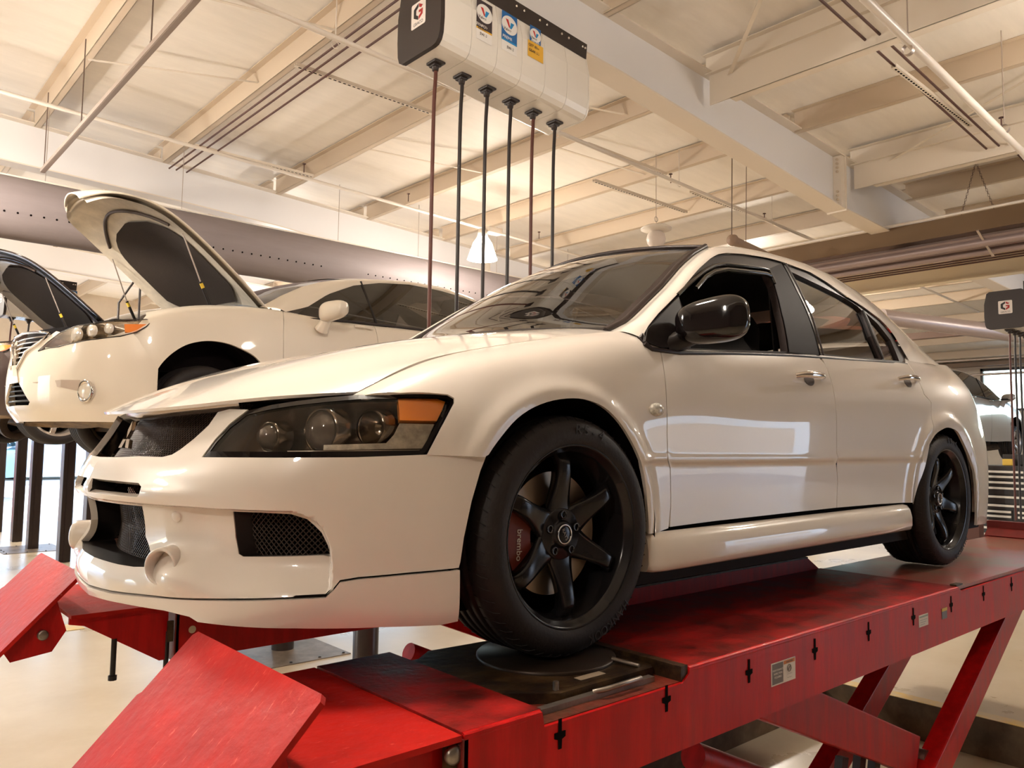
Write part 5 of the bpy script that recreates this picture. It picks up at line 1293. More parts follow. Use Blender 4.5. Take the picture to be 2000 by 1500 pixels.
# ================================================================= the wagons behind, hoods open
CEN = np.array([1.2, 0, .7])
def make_wagon(nm, paint, label, loc, rz, group=None, hood_open=True, det=True):
    w = empty(nm, loc, label, 'car', group, rz)
    bmp = [(0, .36), (.10, .33), (.16, .35), (.21, .52), (.16, .60), (.24, .80), (.30, .86)]
    hd = TW['whead']
    # bumper with grille and lower intake openings
    g1 = [(0, .325), (.245, .322), (.277, .349), (.119, .4835), (.10, .52), (.06, .60), (.16, .7213), (.3357, .7845), (.4177, .8305)]
    poly = [(0, .21)]+g1+[(.47, .86), (.5269, .849), (.4154, .7808), (.323, .7185), (.5373, .741), (.6844, .768), (.8435, .796), (.9814, .8215), (1.06, .85), (1.10, .80), (1.24, .60), (1.24, .45), (1.26, .22), (1.0, .21), (.6, .21), (.3, .21)]
    panel('front_bumper', WN, poly, paint, w, 1.0, .035, gap=0, thick=.02, both=True)
    V = []; F = []; us = np.linspace(-.5, .5, 17)
    for v in (.30, .5, .7, .90):
        S = WN(np.abs(us), np.full(17, v)); S[:, 1] = np.where(us < 0, -S[:, 1], S[:, 1]); S[:, 0] += .06; V += S.tolist()
    for i in range(3):
        for j in range(16): F.append((i*17+j, i*17+j+1, (i+1)*17+j+1, (i+1)*17+j))
    mk('grille_backing', V, F, DARK, w, True)
    for v, hw, r_ in ((.40, .22, .007), (.435, .18, .007), (.47, .14, .007), (.36, .26, .007), (.62, .06, .007), (.655, .08, .007), (.69, .12, .007), (.725, .17, .007), (.76, .26, .007), (.795, .34, .007), (.83, .39, .007)):
        us = np.linspace(-hw, hw, 13); S = WN(np.abs(us), np.full(13, v)); S[:, 1] = np.where(us < 0, -S[:, 1], S[:, 1]); S[:, 0] += .02
        MB().tube([tuple(x) for x in S], r_, 6).build('grille_bar', CHROME if v > .5 else BLACKP, w)
    S = WN([0, .04], [.55, .55]); panel('grille_plate', WN, [(0, .49), (.115, .495), (.10, .53), (.065, .59), (.055, .625), (0, .625)], mat('plate cream', (.62, .53, .42), .3, coat=.5), w, 1.0, .03, gap=0, thick=.02, off=.01, both=True)
    c = [(.0, .868), (.25, .862), (.41, .845), (.33, .785), (.16, .72), (.06, .60)]
    for s in (1, -1): MB().tube([(x, y*s, z) for x, y, z in off3(WN, c, .008)], .011, 8).build('grille_surround', CHROME, w)
    # headlamps, fog lamps
    for s in (1, -1):
        def S3(a, d): return off3(WN, a, d)*[1, s, 1]
        h = empty('headlamp', (0, 0, 0), parent=w)
        q = resamp(np.array(hd), .03); n = len(q)
        def sheet(nm2, poly, m, d0, d1):
            q = resamp(np.array(poly), .03); n = len(q); V = np.vstack([S3(q, d0), S3(q, d1)])
            F = [tuple(range(n)), tuple(reversed(range(n, 2*n)))]+[(i, (i+1) % n, n+(i+1) % n, n+i) for i in range(n)]
            return mk(nm2, V, F, m, h)
        sheet('headlamp_lens', inset(hd, .004), LENS, .004, .002)
        sheet('lamp_bowl', inset(hd, .002), mat('silver bowl', (.62, .52, .42), .22, .8, noise=.45, nscale=28), -.012, -.05)
        sheet('turn_signal', inset(TW['wamber'], -.004), mat('bright amber', (.80, .22, .03), .25), .0, -.02)
        MB().tube([tuple(x) for x in S3(hd+hd[:1], .001)], .004, 6).build('lamp_surround', BLACKP, h)
        for u, v, r_ in ((.66, .835, .045), (.78, .865, .04), (.90, .885, .034)):
            S = S3([(u, v)], -.02)[0]; MB().lathe([(r_*1.1, -.01), (r_*1.05, .012), (r_*.8, .016), (0, .022)], axisM(S, (-1, -.35*s, .0)), 24).build('projector_lens', mat('silver lens', (.8, .74, .66), .1, .3, 1), h)
        S = S3([TW['wfog'][0]], .0)[0]; M = axisM(S, (-.9, -.42*s, 0)) @ Matrix.Diagonal((1, 1.25, 1, 1))
        MB().lathe([(.062, -.01), (.066, .014), (.058, .020), (.044, .010), (.042, .004)], M, 28).build('fog_lamp', CHROME, w); MB().lathe([(.044, .006), (.02, .012), (0, .013)], M, 28).build('fog_lens', mat('fog lens', (.70, .62, .52), .15, 0, .6), w)
        A_ = S3([(.32, .489), (.5975, .502), (.745, .502)], .006); B_ = S3([(.32, .487), (.5975, .450), (.73, .425)], .004)
        mk('crease_shade', np.vstack([A_, B_]), [(0, 1, 4, 3), (1, 2, 5, 4)], mat('crease shade tone', (.50, .40, .32), .4), w)  # flat darker strip, the crease's shade is put into its colour
    ar = [tuple(q) for q in cat_rom(TW['warch'], 4)] + [(.445, 1.2), (.44, .35)]
    fend = [(-.545, 3.75), (-.43, 5.0), (-.405, 5.6), (-.40, 6), (-.15, 6), (.25, 6), (.62, 6), (.68, 6), (.66, 5.4), (.6406, 4.13), (.6407, 2.83), (.645, 1.9), (.645, .2), (.44, .2)]+ar[::-1]
    panel('front_fender', WS, [(-.545, 3.75), (-.50, 4.6), (-.44, 5.4), (-.42, 6.0)]+fend[4:]+[(-.42, .9), (-.46, .9)], paint, w, .14, .04, gap=.002, thick=.02)
    dr = [(.68, 6), (.66, 5.4), (.6406, 4.13), (.6407, 2.83), (.645, 1.9), (.645, .2), (1.60, .2), (1.62, 2), (1.62, 6), (1.2, 6)]
    panel('front_door', WS, dr, paint, w, .14, .06, gap=.003, thick=.02)
    a2 = [(2.74+.44*math.cos(t), 1.15+3.1*math.sin(t)) for t in np.linspace(math.pi*.98, .1, 16)]
    panel('rear_door', WS, [(1.62, 6), (1.62, .2), (2.25, .2)]+[q for q in a2 if q[0] < 2.42]+[(2.46, 4.4), (2.60, 6)], paint, w, .14, .06, gap=.003, thick=.02)
    panel('quarter_panel', WS, [(2.60, 6), (2.46, 4.3)]+[q for q in a2 if q[0] > 2.42]+[(3.20, .3), (3.7, .3), (3.7, 6)], paint, w, .14, .06, gap=.002, thick=.02)
    # cabin
    A_ = off3(WC, TW['wwin'][:9], .003); B_ = np.array(off3(WC, TW['wroof'], 0)); B_[:, 1] += .10; B_[:, 2] += .01
    A_ = np.vstack([A_, off3(WC, [(3.40, 1.50), (3.62, 1.25)], 0)]); B_ = np.vstack([B_, [B_[-1]+[.35, .02, -.12]], [B_[-1]+[.62, .03, -.40]]])
    A_[0] = off3(WS, [(.70, 5.8)], 0)[0]
    loft('roof_side_rail', [A_, (rs3(A_, len(A_))*.55+B_*.45)+[0, -.025, .012], B_], paint, w, 40, mirror=True)
    win = TW['wwin'][:9]+[(3.15, 1.34), (2.35, 1.215), (1.41, 1.19), (.80, 1.145)]
    panel('side_window', WC, win, TINT, w, 1.0, .08, gap=0, thick=.01)
    bl = off3(WC, [(.78, 1.13), (1.41, 1.175), (2.35, 1.20), (3.1, 1.30)], .004)
    for s in (1, -1): MB().tube([(x, y*s, z) for x, y, z in bl], .012, 8).build('belt_moulding', TRIMB, w)
    for s in (1, -1):
        q = off3(WC, [(1.66, 1.19), (1.60, 1.60)], .002)
        MB().tube([(x, y*s, z) for x, y, z in q], .012, 6).build('pillar_strip', BLACKP, w)
    def symw(c, bulge):
        out = []
        for k in np.linspace(-1, 1, 9):
            q = np.array(c); q[:, 1] *= -k; out.append(q+np.array(bulge)*(1-k*k))
        return out
    loft('windshield', symw(B_[:5]+[0, .01, 0], (-.10, 0, .02)), TINT, w, 16)
    loft('roof', symw(B_[4:9], (-.02, 0, .05)), paint, w, 16)
    loft('rear_window', symw(B_[8:], (.06, 0, .02)), TINT, w, 10)
    t_ = off3(WS, [(3.7, v) for v in range(7)], 0); loft('tailgate', symw(t_, (.12, 0, 0)), paint, w, 10)
    loft('tailgate', symw(np.vstack([B_[-1:], t_[-1:]]), (.10, 0, 0)), paint, w, 6)
    # engine bay / cabin block, underbody
    MB().box((-.62, -.70, .60), (.80, .70, .97), bev=.03).build('engine_bay', DARK, w)
    MB().box((.8, -.84, .3), (3.5, .84, 1.1)).build('cabin_block', DARK, w)
    UND = mat('underbody plastic', (.30, .21, .12), .6, noise=.8, nscale=7, col2=(.07, .04, .025), bump=.5, bscale=12)
    xs = np.linspace(-.95, .0, 7); V = []; 
    for x in xs:
        hw = .80*(1-max(0, (-.3-x)/.66)**2.2)
        for k in np.linspace(-1, 1, 9): V.append((x, k*hw, .235-.05*math.cos(k*1.5)+.02*math.sin(9*k+7*x)))
    F = [(i*9+j, i*9+j+1, (i+1)*9+j+1, (i+1)*9+j) for i in range(6) for j in range(8)]
    o = mk('under_tray', V, F, UND, w, True)
    mb = MB().box((-.2, -.72, .15), (.35, .72, .26), bev=.03).box((.3, -.5, .20), (3.2, .5, .32), bev=.03).tube([(-.05, -.7, .20), (.1, -.2, .12), (.1, .2, .12), (-.05, .7, .20)], .035, 10).lathe([(.17, -.04), (.17, .04), (.10, .05), (.10, -.05), (.17, -.04)], axisM((-.15, -.12, .14), (0, 1, .1)), 24)
    mb.build('subframe', mat('greasy brown', (.075, .045, .028), .6, noise=.6, nscale=9), w)
    # wheels hang low on the lift
    for x, s in ((0, -1), (2.74, -1), (0, 1), (2.74, 1)):
        wheel_mesh(w, (x, s*(.905-.1275), .29 if x == 0 else .31), (0, s, 0), 20, Rt=.37, rimm=mat('silver alloy', (.55, .48, .42), .3, .8), det=False)
        V = []; n = 20
        for i in range(n+1):
            a = R(-10+200*i/n)
            for y in (.90, .50): V.append((x+(.45)*math.cos(a), s*y, .40+(.47)*math.sin(a)))
        F = [(2*i, 2*i+1, 2*i+3, 2*i+2) for i in range(n)]; V.append((x, s*.5, .4)); F += [(2*i+1, 2*i+3, len(V)-1) for i in range(n)]
        mk('wheel_arch_liner', V, F, DARK, w, True)
    # mirrors
    for s in (-1, 1):
        mb = MB(); C = Vector((1.02, s*1.075, 1.205)); V = []; n = 24; rows = 14
        ax = Vector((.30, s*.95, 0)).normalized(); fw = Vector((-.95, s*.30, 0)).normalized(); up = Vector((0, 0, 1))
        for i in range(rows+1):
            a = -1+2*i/rows; k = (1-abs(a)**3)**(1/3) if abs(a) < 1 else 0
            for j in range(n):
                t = 2*math.pi*j/n; yy = math.copysign(abs(math.sin(t))**.7, math.sin(t))*k*(.085-.012*a); xx = math.cos(t)*k*.075
                V.append(C+ax*(a*.135)+up*(yy+.018*a)+fw*xx)
        F = [(i*n+j, i*n+(j+1) % n, (i+1)*n+(j+1) % n, (i+1)*n+j) for i in range(rows) for j in range(n)]
        if s > 0: F = [f[::-1] for f in F]
        o = mk('door_mirror', V, F, paint, w, True)
        mb.tube([(1.02, s*.99, 1.16), (1.00, s*.955, 1.08), (1.0, s*.93, 1.05)], [.045, .05, .062], 12); mb.build('mirror_foot', paint, o)
        MB().box((1.04, s*1.06-.10, 1.155), (1.10, s*1.06+.10, 1.19)).build('mirror_signal', BLACKP, o)
        for u in (1.48, 2.45):
            S = WS([u], [5.3])[0]; MB().tube([(S[0]-.10, s*(abs(S[1])+.005), S[2]), (S[0]-.05, s*(abs(S[1])+.03), S[2]), (S[0]+.05, s*(abs(S[1])+.03), S[2]), (S[0]+.1, s*(abs(S[1])+.005), S[2])], .015, 10).build('door_handle', paint, w)
    # raised hood
    if hood_open:
        prof = [(.62, 1.19), (.45, 1.33), (.26, 1.48), (.05, 1.645), (-.15, 1.79), (-.33, 1.90), (-.49, 1.96), (-.62, 1.985), (-.72, 1.96)]
        hw = [.76, .78, .79, .78, .76, .70, .58, .40, .16]
        pc = rs3([(x, 0, z) for x, z in prof], 9); 
        B = _spline_basis(np.linspace(0, 1, 9), np.linspace(0, 1, 33)); X = B @ np.array(prof); H = B @ np.array(hw)
        T_ = np.gradient(X, axis=0); T_ /= np.linalg.norm(T_, axis=1, keepdims=True); Nn = np.stack([T_[:, 1], -T_[:, 0]], 1); Nn *= np.sign(Nn[:, 1:2])
        def hs(d, kk=1.0, rows=range(33), rim=0):
            V = []
            for i in rows:
                for k in np.linspace(-1, 1, 21):
                    c = .055*(1-k*k)+d-.02*abs(k)**6
                    V.append((X[i, 0]+Nn[i, 0]*c, k*H[i]*kk, X[i, 1]+Nn[i, 1]*c))
            return V
        n = 33
        def gridF(n, m, rev=False): 
            F = [(i*m+j, i*m+j+1, (i+1)*m+j+1, (i+1)*m+j) for i in range(n-1) for j in range(m-1)]
            return [f[::-1] for f in F] if rev else F
        h = mk('hood', hs(0), gridF(33, 21), paint, w, True); md = h.modifiers.new('t', 'SOLIDIFY'); md.thickness = .012
        # inner frame: raised rim and ribs, then the dark insulation
        IN = mat('hood inner ' + paint.name, tuple(min(.93, c*.85) for c in (1.1, .98, .82)) if paint is LEXW else (.07, .045, .04), .30, .0, .5, noise=.25, nscale=6, bump=.15, bscale=9)
        mk('hood_frame', hs(-.045, .955, list(range(1, 32))), gridF(31, 21, True), IN, h, True)
        rows = list(range(3, 20)); V = []; m = 17
        for i in rows:
            t = (i-3)/16; k0 = .74*(1-max(0, (t-.55)/.45)**2.4)**.5 if t > .55 else .74
            k0 = max(.05, k0*(.72+.28*min(1, t/.18)))
            for k in np.linspace(-k0, k0, m):
                c = .055*(1-k*k)-.062; V.append((X[i, 0]+Nn[i, 0]*c, k*H[i], X[i, 1]+Nn[i, 1]*c))
        mk('hood_insulation', V, gridF(len(rows), m, True), mat('hood felt', (.035, .022, .014), .9, bump=.2), h, True)
        rim = []
        for k in np.linspace(-.78, .78, 19): 
            i = 22-5.5*(abs(k)/.78)**2; c = .055*(1-k*k)-.062; g_ = lambda a: float(np.interp(i, np.arange(33), a)); rim.append((g_(X[:, 0])+g_(Nn[:, 0])*c, k*g_(H)*.98, g_(X[:, 1])+g_(Nn[:, 1])*c))
        MB().tube(rim, .013, 8).build('hood_seal', mat('hood seal', (.08, .055, .045), .5), h)
        for i0 in (29,):
            rim = [(X[i0, 0]+Nn[i0, 0]*(-.055+.05*(1-k*k)), k*H[i0]*.8, X[i0, 1]+Nn[i0, 1]*(-.055+.05*(1-k*k))) for k in np.linspace(-.9, .9, 11)]
            MB().tube(rim, .012, 8).build('hood_rib', IN, h)
        for s in (-1, 1):
            c = MB().tube([(.16, s*.70, 1.06), (.02, s*.70, 1.34)], .013, 10); c.build('gas_strut', BLACKP, w)
            MB().tube([(.02, s*.70, 1.34), (-.13, s*.68, 1.70)], .006, 8).build('strut_rod', GALV, w)
            MB().lathe([(.0138, -.02), (.0138, .02)], axisM((.035, s*.70, 1.31), (-.15, 0, .28)), 12).build('strut_label', mat('yellow tag', (.8, .55, .05), .5), w)
            MB().bar((.60, s*.74, 1.19), (.70, s*.76, 1.08), .012, .05).build('hood_hinge', paint, w)
    return w
wagon = make_wagon('crossover_wagon', LEXW, 'raised pearl white wagon with a tall grille and its hood open', WLOC, WROT)
DKP = mat('dark brown paint', (.055, .035, .030), .25, .3, 1.0, .03)
dark = make_wagon('crossover_wagon', DKP, 'dark brown wagon with its hood open at the left edge beyond the white one', (WLOC[0]-.32, WLOC[1]+3.3, WLOC[2]+.10), WROT+.03)
SILV = mat('silver paint', (.62, .58, .54), .25, .3, .9, .03)
silver = make_wagon('crossover_wagon', SILV, 'pale silver wagon raised at the far right behind the big tool chest', (17.9, 4.05, .43), R(180), hood_open=False)
# ================================================================= hose reel banks
RW = mat('cream reel housing', (.80, .75, .68), .30, coat=.4); RB = mat('black reel cap', (.035, .025, .022), .45)
HOSEM = mat('black hose', (.022, .014, .013), .4); HOSER = mat('brown hose', (.10, .028, .018), .45)
def reel_bank(x0, y0, zb_, n, lab, slope=-.08, sp=.216, hoses=True, flip=False, labels=True, zlow=.85, rz=0):
    r_ = empty('hose_reel_bank', (x0, y0, zb_), lab, 'hose reel')
    # cross-section in (y, z)
    P = []
    w, h = .225, .475
    P = [(-w+.075, 0), (w-.03, 0), (w, .03), (w+.01, .25), (w-.02, h-.02), (w-.05, h), (-w+.06, h), (-w+.03, h-.02), (-w-.01, .30), (-w-.012, .16), (-w+.005, .065), (-w+.035, .018)]
    P = [(-w+.075, 0), (w-.05, 0), (w-.012, .018), (w+.004, .06), (w+.012, .16), (w+.01, .32), (w-.02, h-.02), (w-.05, h), (-w+.05, h), (-w+.02, h-.02), (-w-.01, .32), (-w-.012, .16), (-w-.004, .07), (-w+.012, .030), (-w+.040, .006)]
    def sec(x): return [Vector((x, y, z+slope*x)) for y, z in P]
    m = len(P)
    for i in range(n):
        a, b = i*sp+.0015, (i+1)*sp-.0015; V = sec(a)+sec(b)
        mk('reel_module', V, [(j, (j+1) % m, m+(j+1) % m, m+j) for j in range(m)]+[tuple(reversed(range(m))), tuple(range(m, 2*m))], RW, r_, False)
    L = n*sp
    for xx, d in ((-.03, .03), (L, .012)):
        V = [Vector((xx, y*1.012, (z-.24)*1.012+.24+slope*xx)) for y, z in P]; V2 = [v+Vector((d, 0, slope*d)) for v in V]
        mk('end_cap', V+V2, [(j, (j+1) % m, m+(j+1) % m, m+j) for j in range(m)]+[tuple(reversed(range(m))), tuple(range(m, 2*m))], RB if xx < 0 else RW, r_)
    mb = MB(); mb.bar((-.02, -w+.02, h+.035-.0), (L+.01, -w+.02, h+.035+slope*L), .012, .115); mb.build('mounting_bracket', RB, r_)
    for i in range(n+1):
        for dx in (.035, -.035):
            x = min(L-.01, max(.03, i*sp+dx)); MB().lathe([(.009, 0), (.008, .007), (0, .009)], axisM((x, -w+.013, h+.055+slope*x), (0, -1, 0)), 10).build('bracket_bolt', CHROME, r_)
    for i in range(n):
        x = (i+.5)*sp; z = slope*x
        MB().box((x-.042, -.055, z-.016), (x+.042, .045, z), bev=.006).box((x-.028, -.03, z-.030), (x+.028, .035, z-.014), bev=.006).lathe([(.024, 0), (.020, -.03), (.010, -.032)], Matrix.Translation((x, .0, z-.025)), 14).build('hose_guide', RB, r_)
        MB().lathe([(.006, 0), (.006, -.003), (0, -.003)], Matrix.Translation((x+.055, -.06, z)), 8).build('screw', RB, r_)
        if hoses:
            pts = cat_rom([(x+.004, 0, z-.03), (x+.002, -.002, z-.10), (x-.006, .0, z-.35), (x-.008, .0, z-1.2), (x-.008, 0, zlow-zb_)], 5)
            MB().tube([tuple(q) for q in pts], .0125, 10).build('hose', HOSER if i in (0, 4) else HOSEM, r_)
    # maker's plate on the cap
    M = Matrix.Translation((-.031, .0, .265)) @ Matrix(((0, 0, -1, 0), (-1, 0, 0, 0), (0, 1, 0, 0), (0, 0, 0, 1)))
    MB().prism(rrect(.155, .165, .012), 0, .002, M).build('logo_plate', mat('logo white', (.80, .72, .66), .5), r_)
    LB = mat('logo black', (.02, .015, .015), .5); LR = mat('logo red', (.42, .02, .02), .5)
    hx = [(.050*math.cos(R(60*k+30)), .050*math.sin(R(60*k+30))) for k in range(6)]
    T_ = M @ Matrix.Translation((0, .016, .0021))
    MB().prism([(0, .055), (-.050, .028), (-.050, -.028), (0, -.055), (0, -.030), (-.024, -.015), (-.024, .015), (0, .030)], 0, .001, T_).build('logo_mark', LB, r_)
    MB().prism([(.006, .053), (.048, .030), (.030, .018), (.006, .030)], 0, .001, T_).prism([(.006, -.053), (.048, -.028), (.048, .008), (.006, .008), (.006, -.008), (.026, -.008), (.026, -.018), (.006, -.030)], 0, .001, T_).build('logo_mark', LR, r_)
    textobj('logo_lettering', 'GRACO', .030, M @ Matrix.Translation((0, -.060, .0021)), LB, r_, .0005)
    if labels:
        BK = mat('label dark', (.05, .035, .04), .5); BL = mat('label blue', (.015, .13, .38), .5); OV = mat('label oval', (.82, .78, .74), .5); VR = mat('label red', (.55, .03, .03), .5); VB = mat('label cyan', (.02, .25, .55), .5); YL = mat('label amber', (.80, .45, .05), .5)
        def lbl(xc, W, H, zt, kind):
            z0 = slope*xc; y = -w-.0135
            e = empty('oil_label', (0, 0, 0), parent=r_)
            B_ = Matrix.Translation((xc, y, zt+z0)) @ Matrix.Rotation(R(90), 4, 'X') @ Matrix.Shear('XY', 4, (0, 0)) 
            B_ = Matrix.Translation((xc, y, zt+z0)) @ Matrix(((1, 0, 0, 0), (0, 0, -1, 0), (slope, 1, 0, 0), (0, 0, 0, 1)))
            def rect(a, b, c, d, m, k, nm='label_field'): MB().prism([(a, b), (c, b), (c, d), (a, d)], 0, .0008+.0005*k, B_).build(nm, m, e)
            if kind < 2:
                rect(-W/2, -H, W/2, -H*.70, OV, 0); rect(-W/2, -H*.72, W/2, 0, (BK, BL)[kind], 0)
                rect(-W/2, -H*.745, W/2, -H*.70, YL if kind == 0 else VB, 1)
            else:
                rect(-W/2, -H*.62, W/2, 0, BL, 0); rect(-W*.68, -H*1.05, W*.75, -H*.52, YL, 1)
            oz = -H*.30 if kind < 2 else -H*.27; rr = W*.50
            ell = [(rr*math.cos(t), oz+rr*.92*math.sin(t)) for t in np.linspace(0, 2*math.pi, 33)[:-1]]
            MB().prism(ell, 0, .0020, B_).build('label_oval', OV, e)
            MB().prism([(-rr*.52, oz+rr*.52), (-rr*.18, oz+rr*.52), (rr*.06, oz-rr*.1), (-rr*.05, oz-rr*.28)], 0, .0026, B_).build('label_mark', VR, e)
            MB().prism([(rr*.02, oz-rr*.28), (rr*.16, oz+rr*.35), (rr*.60, oz+rr*.35), (rr*.25, oz-rr*.28)], 0, .0026, B_).build('label_mark', VB, e)
            textobj('label_lettering', 'Valvoline', W*.22, B_ @ Matrix.Translation((0, oz-rr*.50, .0021)), BK, e, .0005)
            if kind == 0:
                textobj('label_lettering', 'SYNPOWER', W*.20, B_ @ Matrix.Translation((0, -H*.63, .001)), OV, e, .0008)
                textobj('label_lettering', 'FULL SYNTHETIC', W*.105, B_ @ Matrix.Translation((0, -H*.722, .0014)), BK, e, .0008)
                textobj('label_lettering', '5W-30', W*.20, B_ @ Matrix.Translation((0, -H*.84, .001)), BK, e, .0008)
            if kind == 1:
                textobj('label_lettering', 'PREMIUM', W*.22, B_ @ Matrix.Translation((0, -H*.64, .001)), OV, e, .0008)
                textobj('label_lettering', '5W-20', W*.20, B_ @ Matrix.Translation((W*.12, -H*.88, .001)), BK, e, .0008)
            if kind == 2:
                textobj('label_lettering', 'PREMIUM', W*.19, B_ @ Matrix.Translation((0, -H*.49, .0022)), OV, e, .0008)
                textobj('label_lettering', 'QST 80w/90', W*.26, B_ @ Matrix.Translation((W*.03, -H*.66, .0022)), BK, e, .0005)
                textobj('label_lettering', 'GEAR LUBE', W*.26, B_ @ Matrix.Translation((W*.03, -H*.83, .0022)), BK, e, .0005)
        lbl(.315, .130, .265, .405, 0); lbl(.530, .135, .265, .425, 1); lbl(.765, .100, .215, .440, 2)
    return r_
reel_bank(1.225, 1.68, 3.02, 6, 'long cream hose reel bank with oil labels, six hoses hanging behind the sedan')
reel_bank(9.55, .85, 2.08, 6, 'hose reel bank seen end on at the right edge, black cap facing', slope=0, sp=.2, labels=False, zlow=-.3)
reel_bank(.28, 9.9, 2.16, 4, 'small cream hose reel bank far at the left, seen under the dark raised hood', slope=-.03, sp=.2, labels=True, zlow=1.35)
for x, y, k in ((.66, 6.0, 'nearer'), (.88, 6.10, 'farther')): run('hanging_hose', [(x, y, 1.2), (x, y, 1.9), (max(x, .84), y, 2.22)], .011, HOSEM, 'thin dark hose hanging behind the raised white hood, %s of two' % ('left' if x < .7 else 'right'), 'hose')
tag(MB().box((.82, 5.9, 2.22), (1.04, 6.2, 2.34), bev=.03).bar((.85, 6.05, 2.36), (.85, 6.05, 2.45), .1, .02, up=(1, 0, 0)).build('hose_reel_box', RW), 'hose reel box hidden behind the raised white hood', 'hose reel')
# ================================================================= in-ground lift posts
POST = mat('dark lift post', (.055, .040, .035), .30, .6); PLT = mat('worn floor plate', (.30, .23, .17), .45, .3, noise=.5, nscale=5)
def post(x, y, zt, lab, r_=.085, plate=True, sq=False, grp='posts'):
    e = empty('lift_post', (x, y, FLOOR), lab, 'lift post')
    if sq: MB().box((-.07, -.09, 0), (.07, .09, zt-FLOOR), bev=.015).box((-.02, -.096, 0), (.02, -.088, zt-FLOOR)).build('post', POST, e)
    else: MB().lathe([(r_, 0), (r_, zt-FLOOR), (0, zt-FLOOR)], None, 40).build('post', POST, e)
    if plate:
        MB().box((-.42, -.45, .0), (.34, .42, .006)).build('floor_plate', PLT, e)
        for a in (-.38, -.13, .1, .30):
            for b in (-.41, .38): MB().lathe([(.012, .006), (.010, .013), (0, .014)], Matrix.Translation((a, b, 0)), 10).build('plate_bolt', BLACKP, e)
        for b in (-.2, .0, .2): MB().lathe([(.012, .006), (.010, .013), (0, .014)], Matrix.Translation((-.38, b, 0)), 10).build('plate_bolt', BLACKP, e)
    return e
post(1.30, 3.50, .50, 'dark round lift post on a bolted plate, left one below the sedan bumper')
post(1.32, 2.32, .50, 'dark round lift post below the sedan bumper, right one next to the tyre', plate=False)
MB_ = MB().box((.2, -1.4, 0), (.5, .1, .09)).box((-.1, -1.1, -.03), (2.0, -.9, .02)).box((-.1, -.1, -.03), (2.0, .1, .02)); 
tag(MB().box((1.14, 2.75, .50), (1.65, 4.9, .60), bev=.01).build('lift_bolster', BLACKP), 'black lift crossbeam carrying the white wagon', 'lift arm')
for x, y, l in ((.97, 10.95, 'first pair near the left edge, near post'), (.95, 12.0, 'first pair near the left edge, far post'), (.93, 13.6, 'outermost post cut by the left edge'), (1.03, 9.35, 'post just left of the sedan bumper')):
    o = post(x, y, .92, 'dark square lift post under the raised cars, %s' % l, plate=(y > 10.5 and y < 11.5), sq=True)
post(1.05, 8.2, .70, 'dark square lift post under the dark wagon hidden by the sedan nose', plate=True, sq=True)
tag(MB().box((.75, 10.75, .92), (1.25, 14, 1.02), bev=.01).build('lift_bolster', BLACKP), 'black lift crossbeam under the raised dark wagon', 'lift arm')
tag(MB().box((.06, 5.15, FLOOR+.001), (.30, 5.40, FLOOR+.004)).build('floor_sticker', YEL), 'yellow worn floor sticker under the left runway', 'sticker')
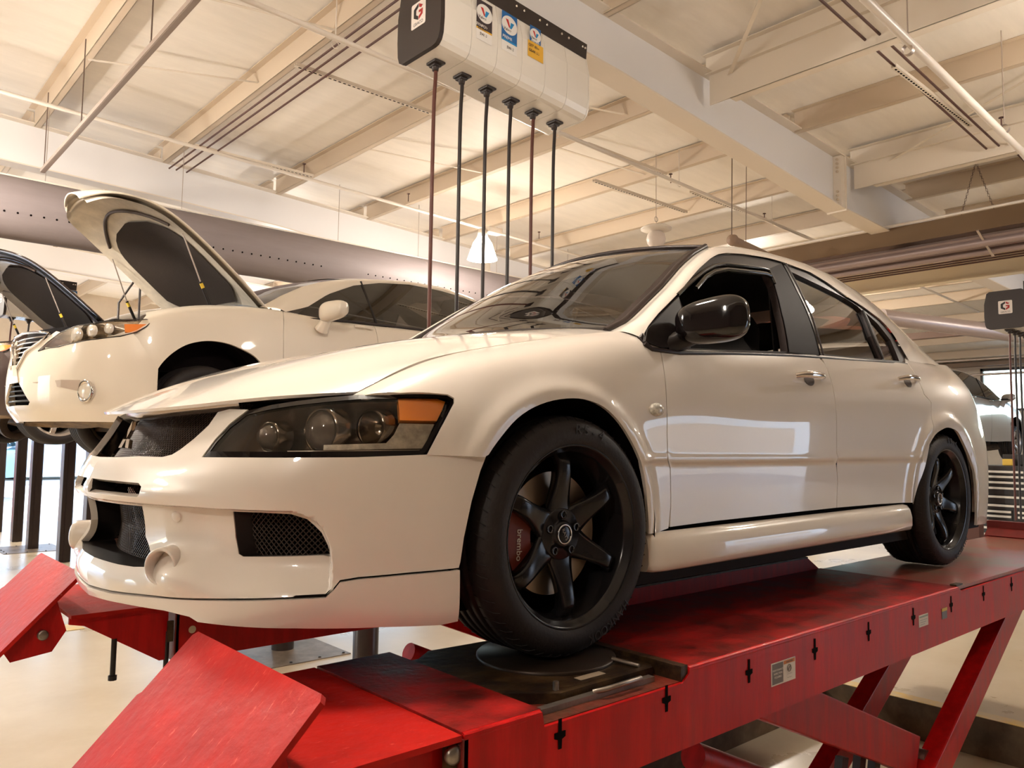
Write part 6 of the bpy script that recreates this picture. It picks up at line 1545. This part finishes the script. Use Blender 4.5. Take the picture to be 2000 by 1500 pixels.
# ================================================================= tool chests and ramp end at the right
CHB = mat('black tool chest', (.020, .014, .013), .35, coat=.3); PULL = mat('white drawer pull', (.80, .76, .70), .35, .3)
def chest(x, y0, y1, zt, rows, lab, split=True):
    e = empty('tool_chest', (x+.3, (y0+y1)/2, FLOOR), lab, 'tool chest'); W = y1-y0; H = zt-FLOOR
    MB().box((-.3, -W/2, .12), (.3, W/2, H), bev=.012).build('cabinet', CHB, e)
    z = H-.07
    for k, hgt in enumerate(rows):
        cols = [(-W/2+.04, W/2-.04)] if k < rows_full else [(-W/2+.04, W*.17), (W*.21, W/2-.04)]
        for a, b in cols:
            d = MB().box((-.316, a, z-hgt+.008), (-.30, b, z), bev=.004).build('drawer', CHB, e)
            MB().box((-.335, a+.01, z-.040), (-.314, b-.01, z-.008), bev=.004).build('drawer_pull', PULL, d)
        z -= hgt
    for a in (-.22, .22):
        for b in (-W/2+.1, W/2-.1): MB().lathe([(.055, -.02), (.055, .02), (0, .02)], axisM((a, b, .055), (0, 1, 0)), 18).build('caster', BLACKP, e)
    return e
rows_full = 6
chest(11.9, .35, 2.02, .33, [.075, .085, .085, .13, .13, .09, .07, .08, .10, .10, .10], 'big black tool chest with rows of white drawer pulls beside the sedan tail')
rows_full = 9
chest(12.3, 2.2, 3.2, -.05, [.11]*8, 'lower black tool chest behind the sedan rear wheel')
tag(MB().box((12.08, .4, .332), (12.46, 1.7, .50), bev=.02).box((12.1, .45, .50), (12.4, .9, .58), bev=.02).build('tool_case', BLACKP), 'dark cluttered box on top of the big tool chest', 'box')
tag(MB().box((11.93, 1.52, .332), (12.05, 1.66, .43), bev=.015).build('yellow_case', LY), 'yellow case below the silver wagon sill', 'box')
o = L_(MB().box((4.38, -1.105, -.02), (4.43, -.48, .095), bev=.004).bar((4.30, -.79, .0), (4.45, -.79, .085), .60, .01).build('rear_stop', DRED))
tag(MB().box((11.3, 1.80, FLOOR), (11.5, 1.98, .36)).build('chest_post', mat('brown ramp post', (.10, .035, .025), .5)), 'brown steel post between the sedan tail and the big tool chest', 'post')
# ================================================================= street scene beyond the left bay door
BLU = mat('pale blue paint', (.25, .48, .62), .3, coat=.6)
street = copy_tree(silver)
street.location = (-.2, 27.0, FLOOR); street.rotation_euler = (0, 0, R(8)); street['label'] = 'small pale blue car parked outside, between the left lift posts'; street['category'] = 'car'
for o in street.children:
    if o.type == 'MESH' and o.data.materials and o.data.materials[0] is SILV:
        o.data = o.data.copy(); o.data.materials[0] = BLU
RDM = mat('red plastic', (.55, .04, .02), .4)
tag(MB().box((.15, 15.0, FLOOR), (.75, 15.5, .35), bev=.03).box((.2, 15.0, .35), (.7, 15.4, .45), bev=.02).build('service_cart', RDM), 'red service cart between the left lift posts', 'cart')
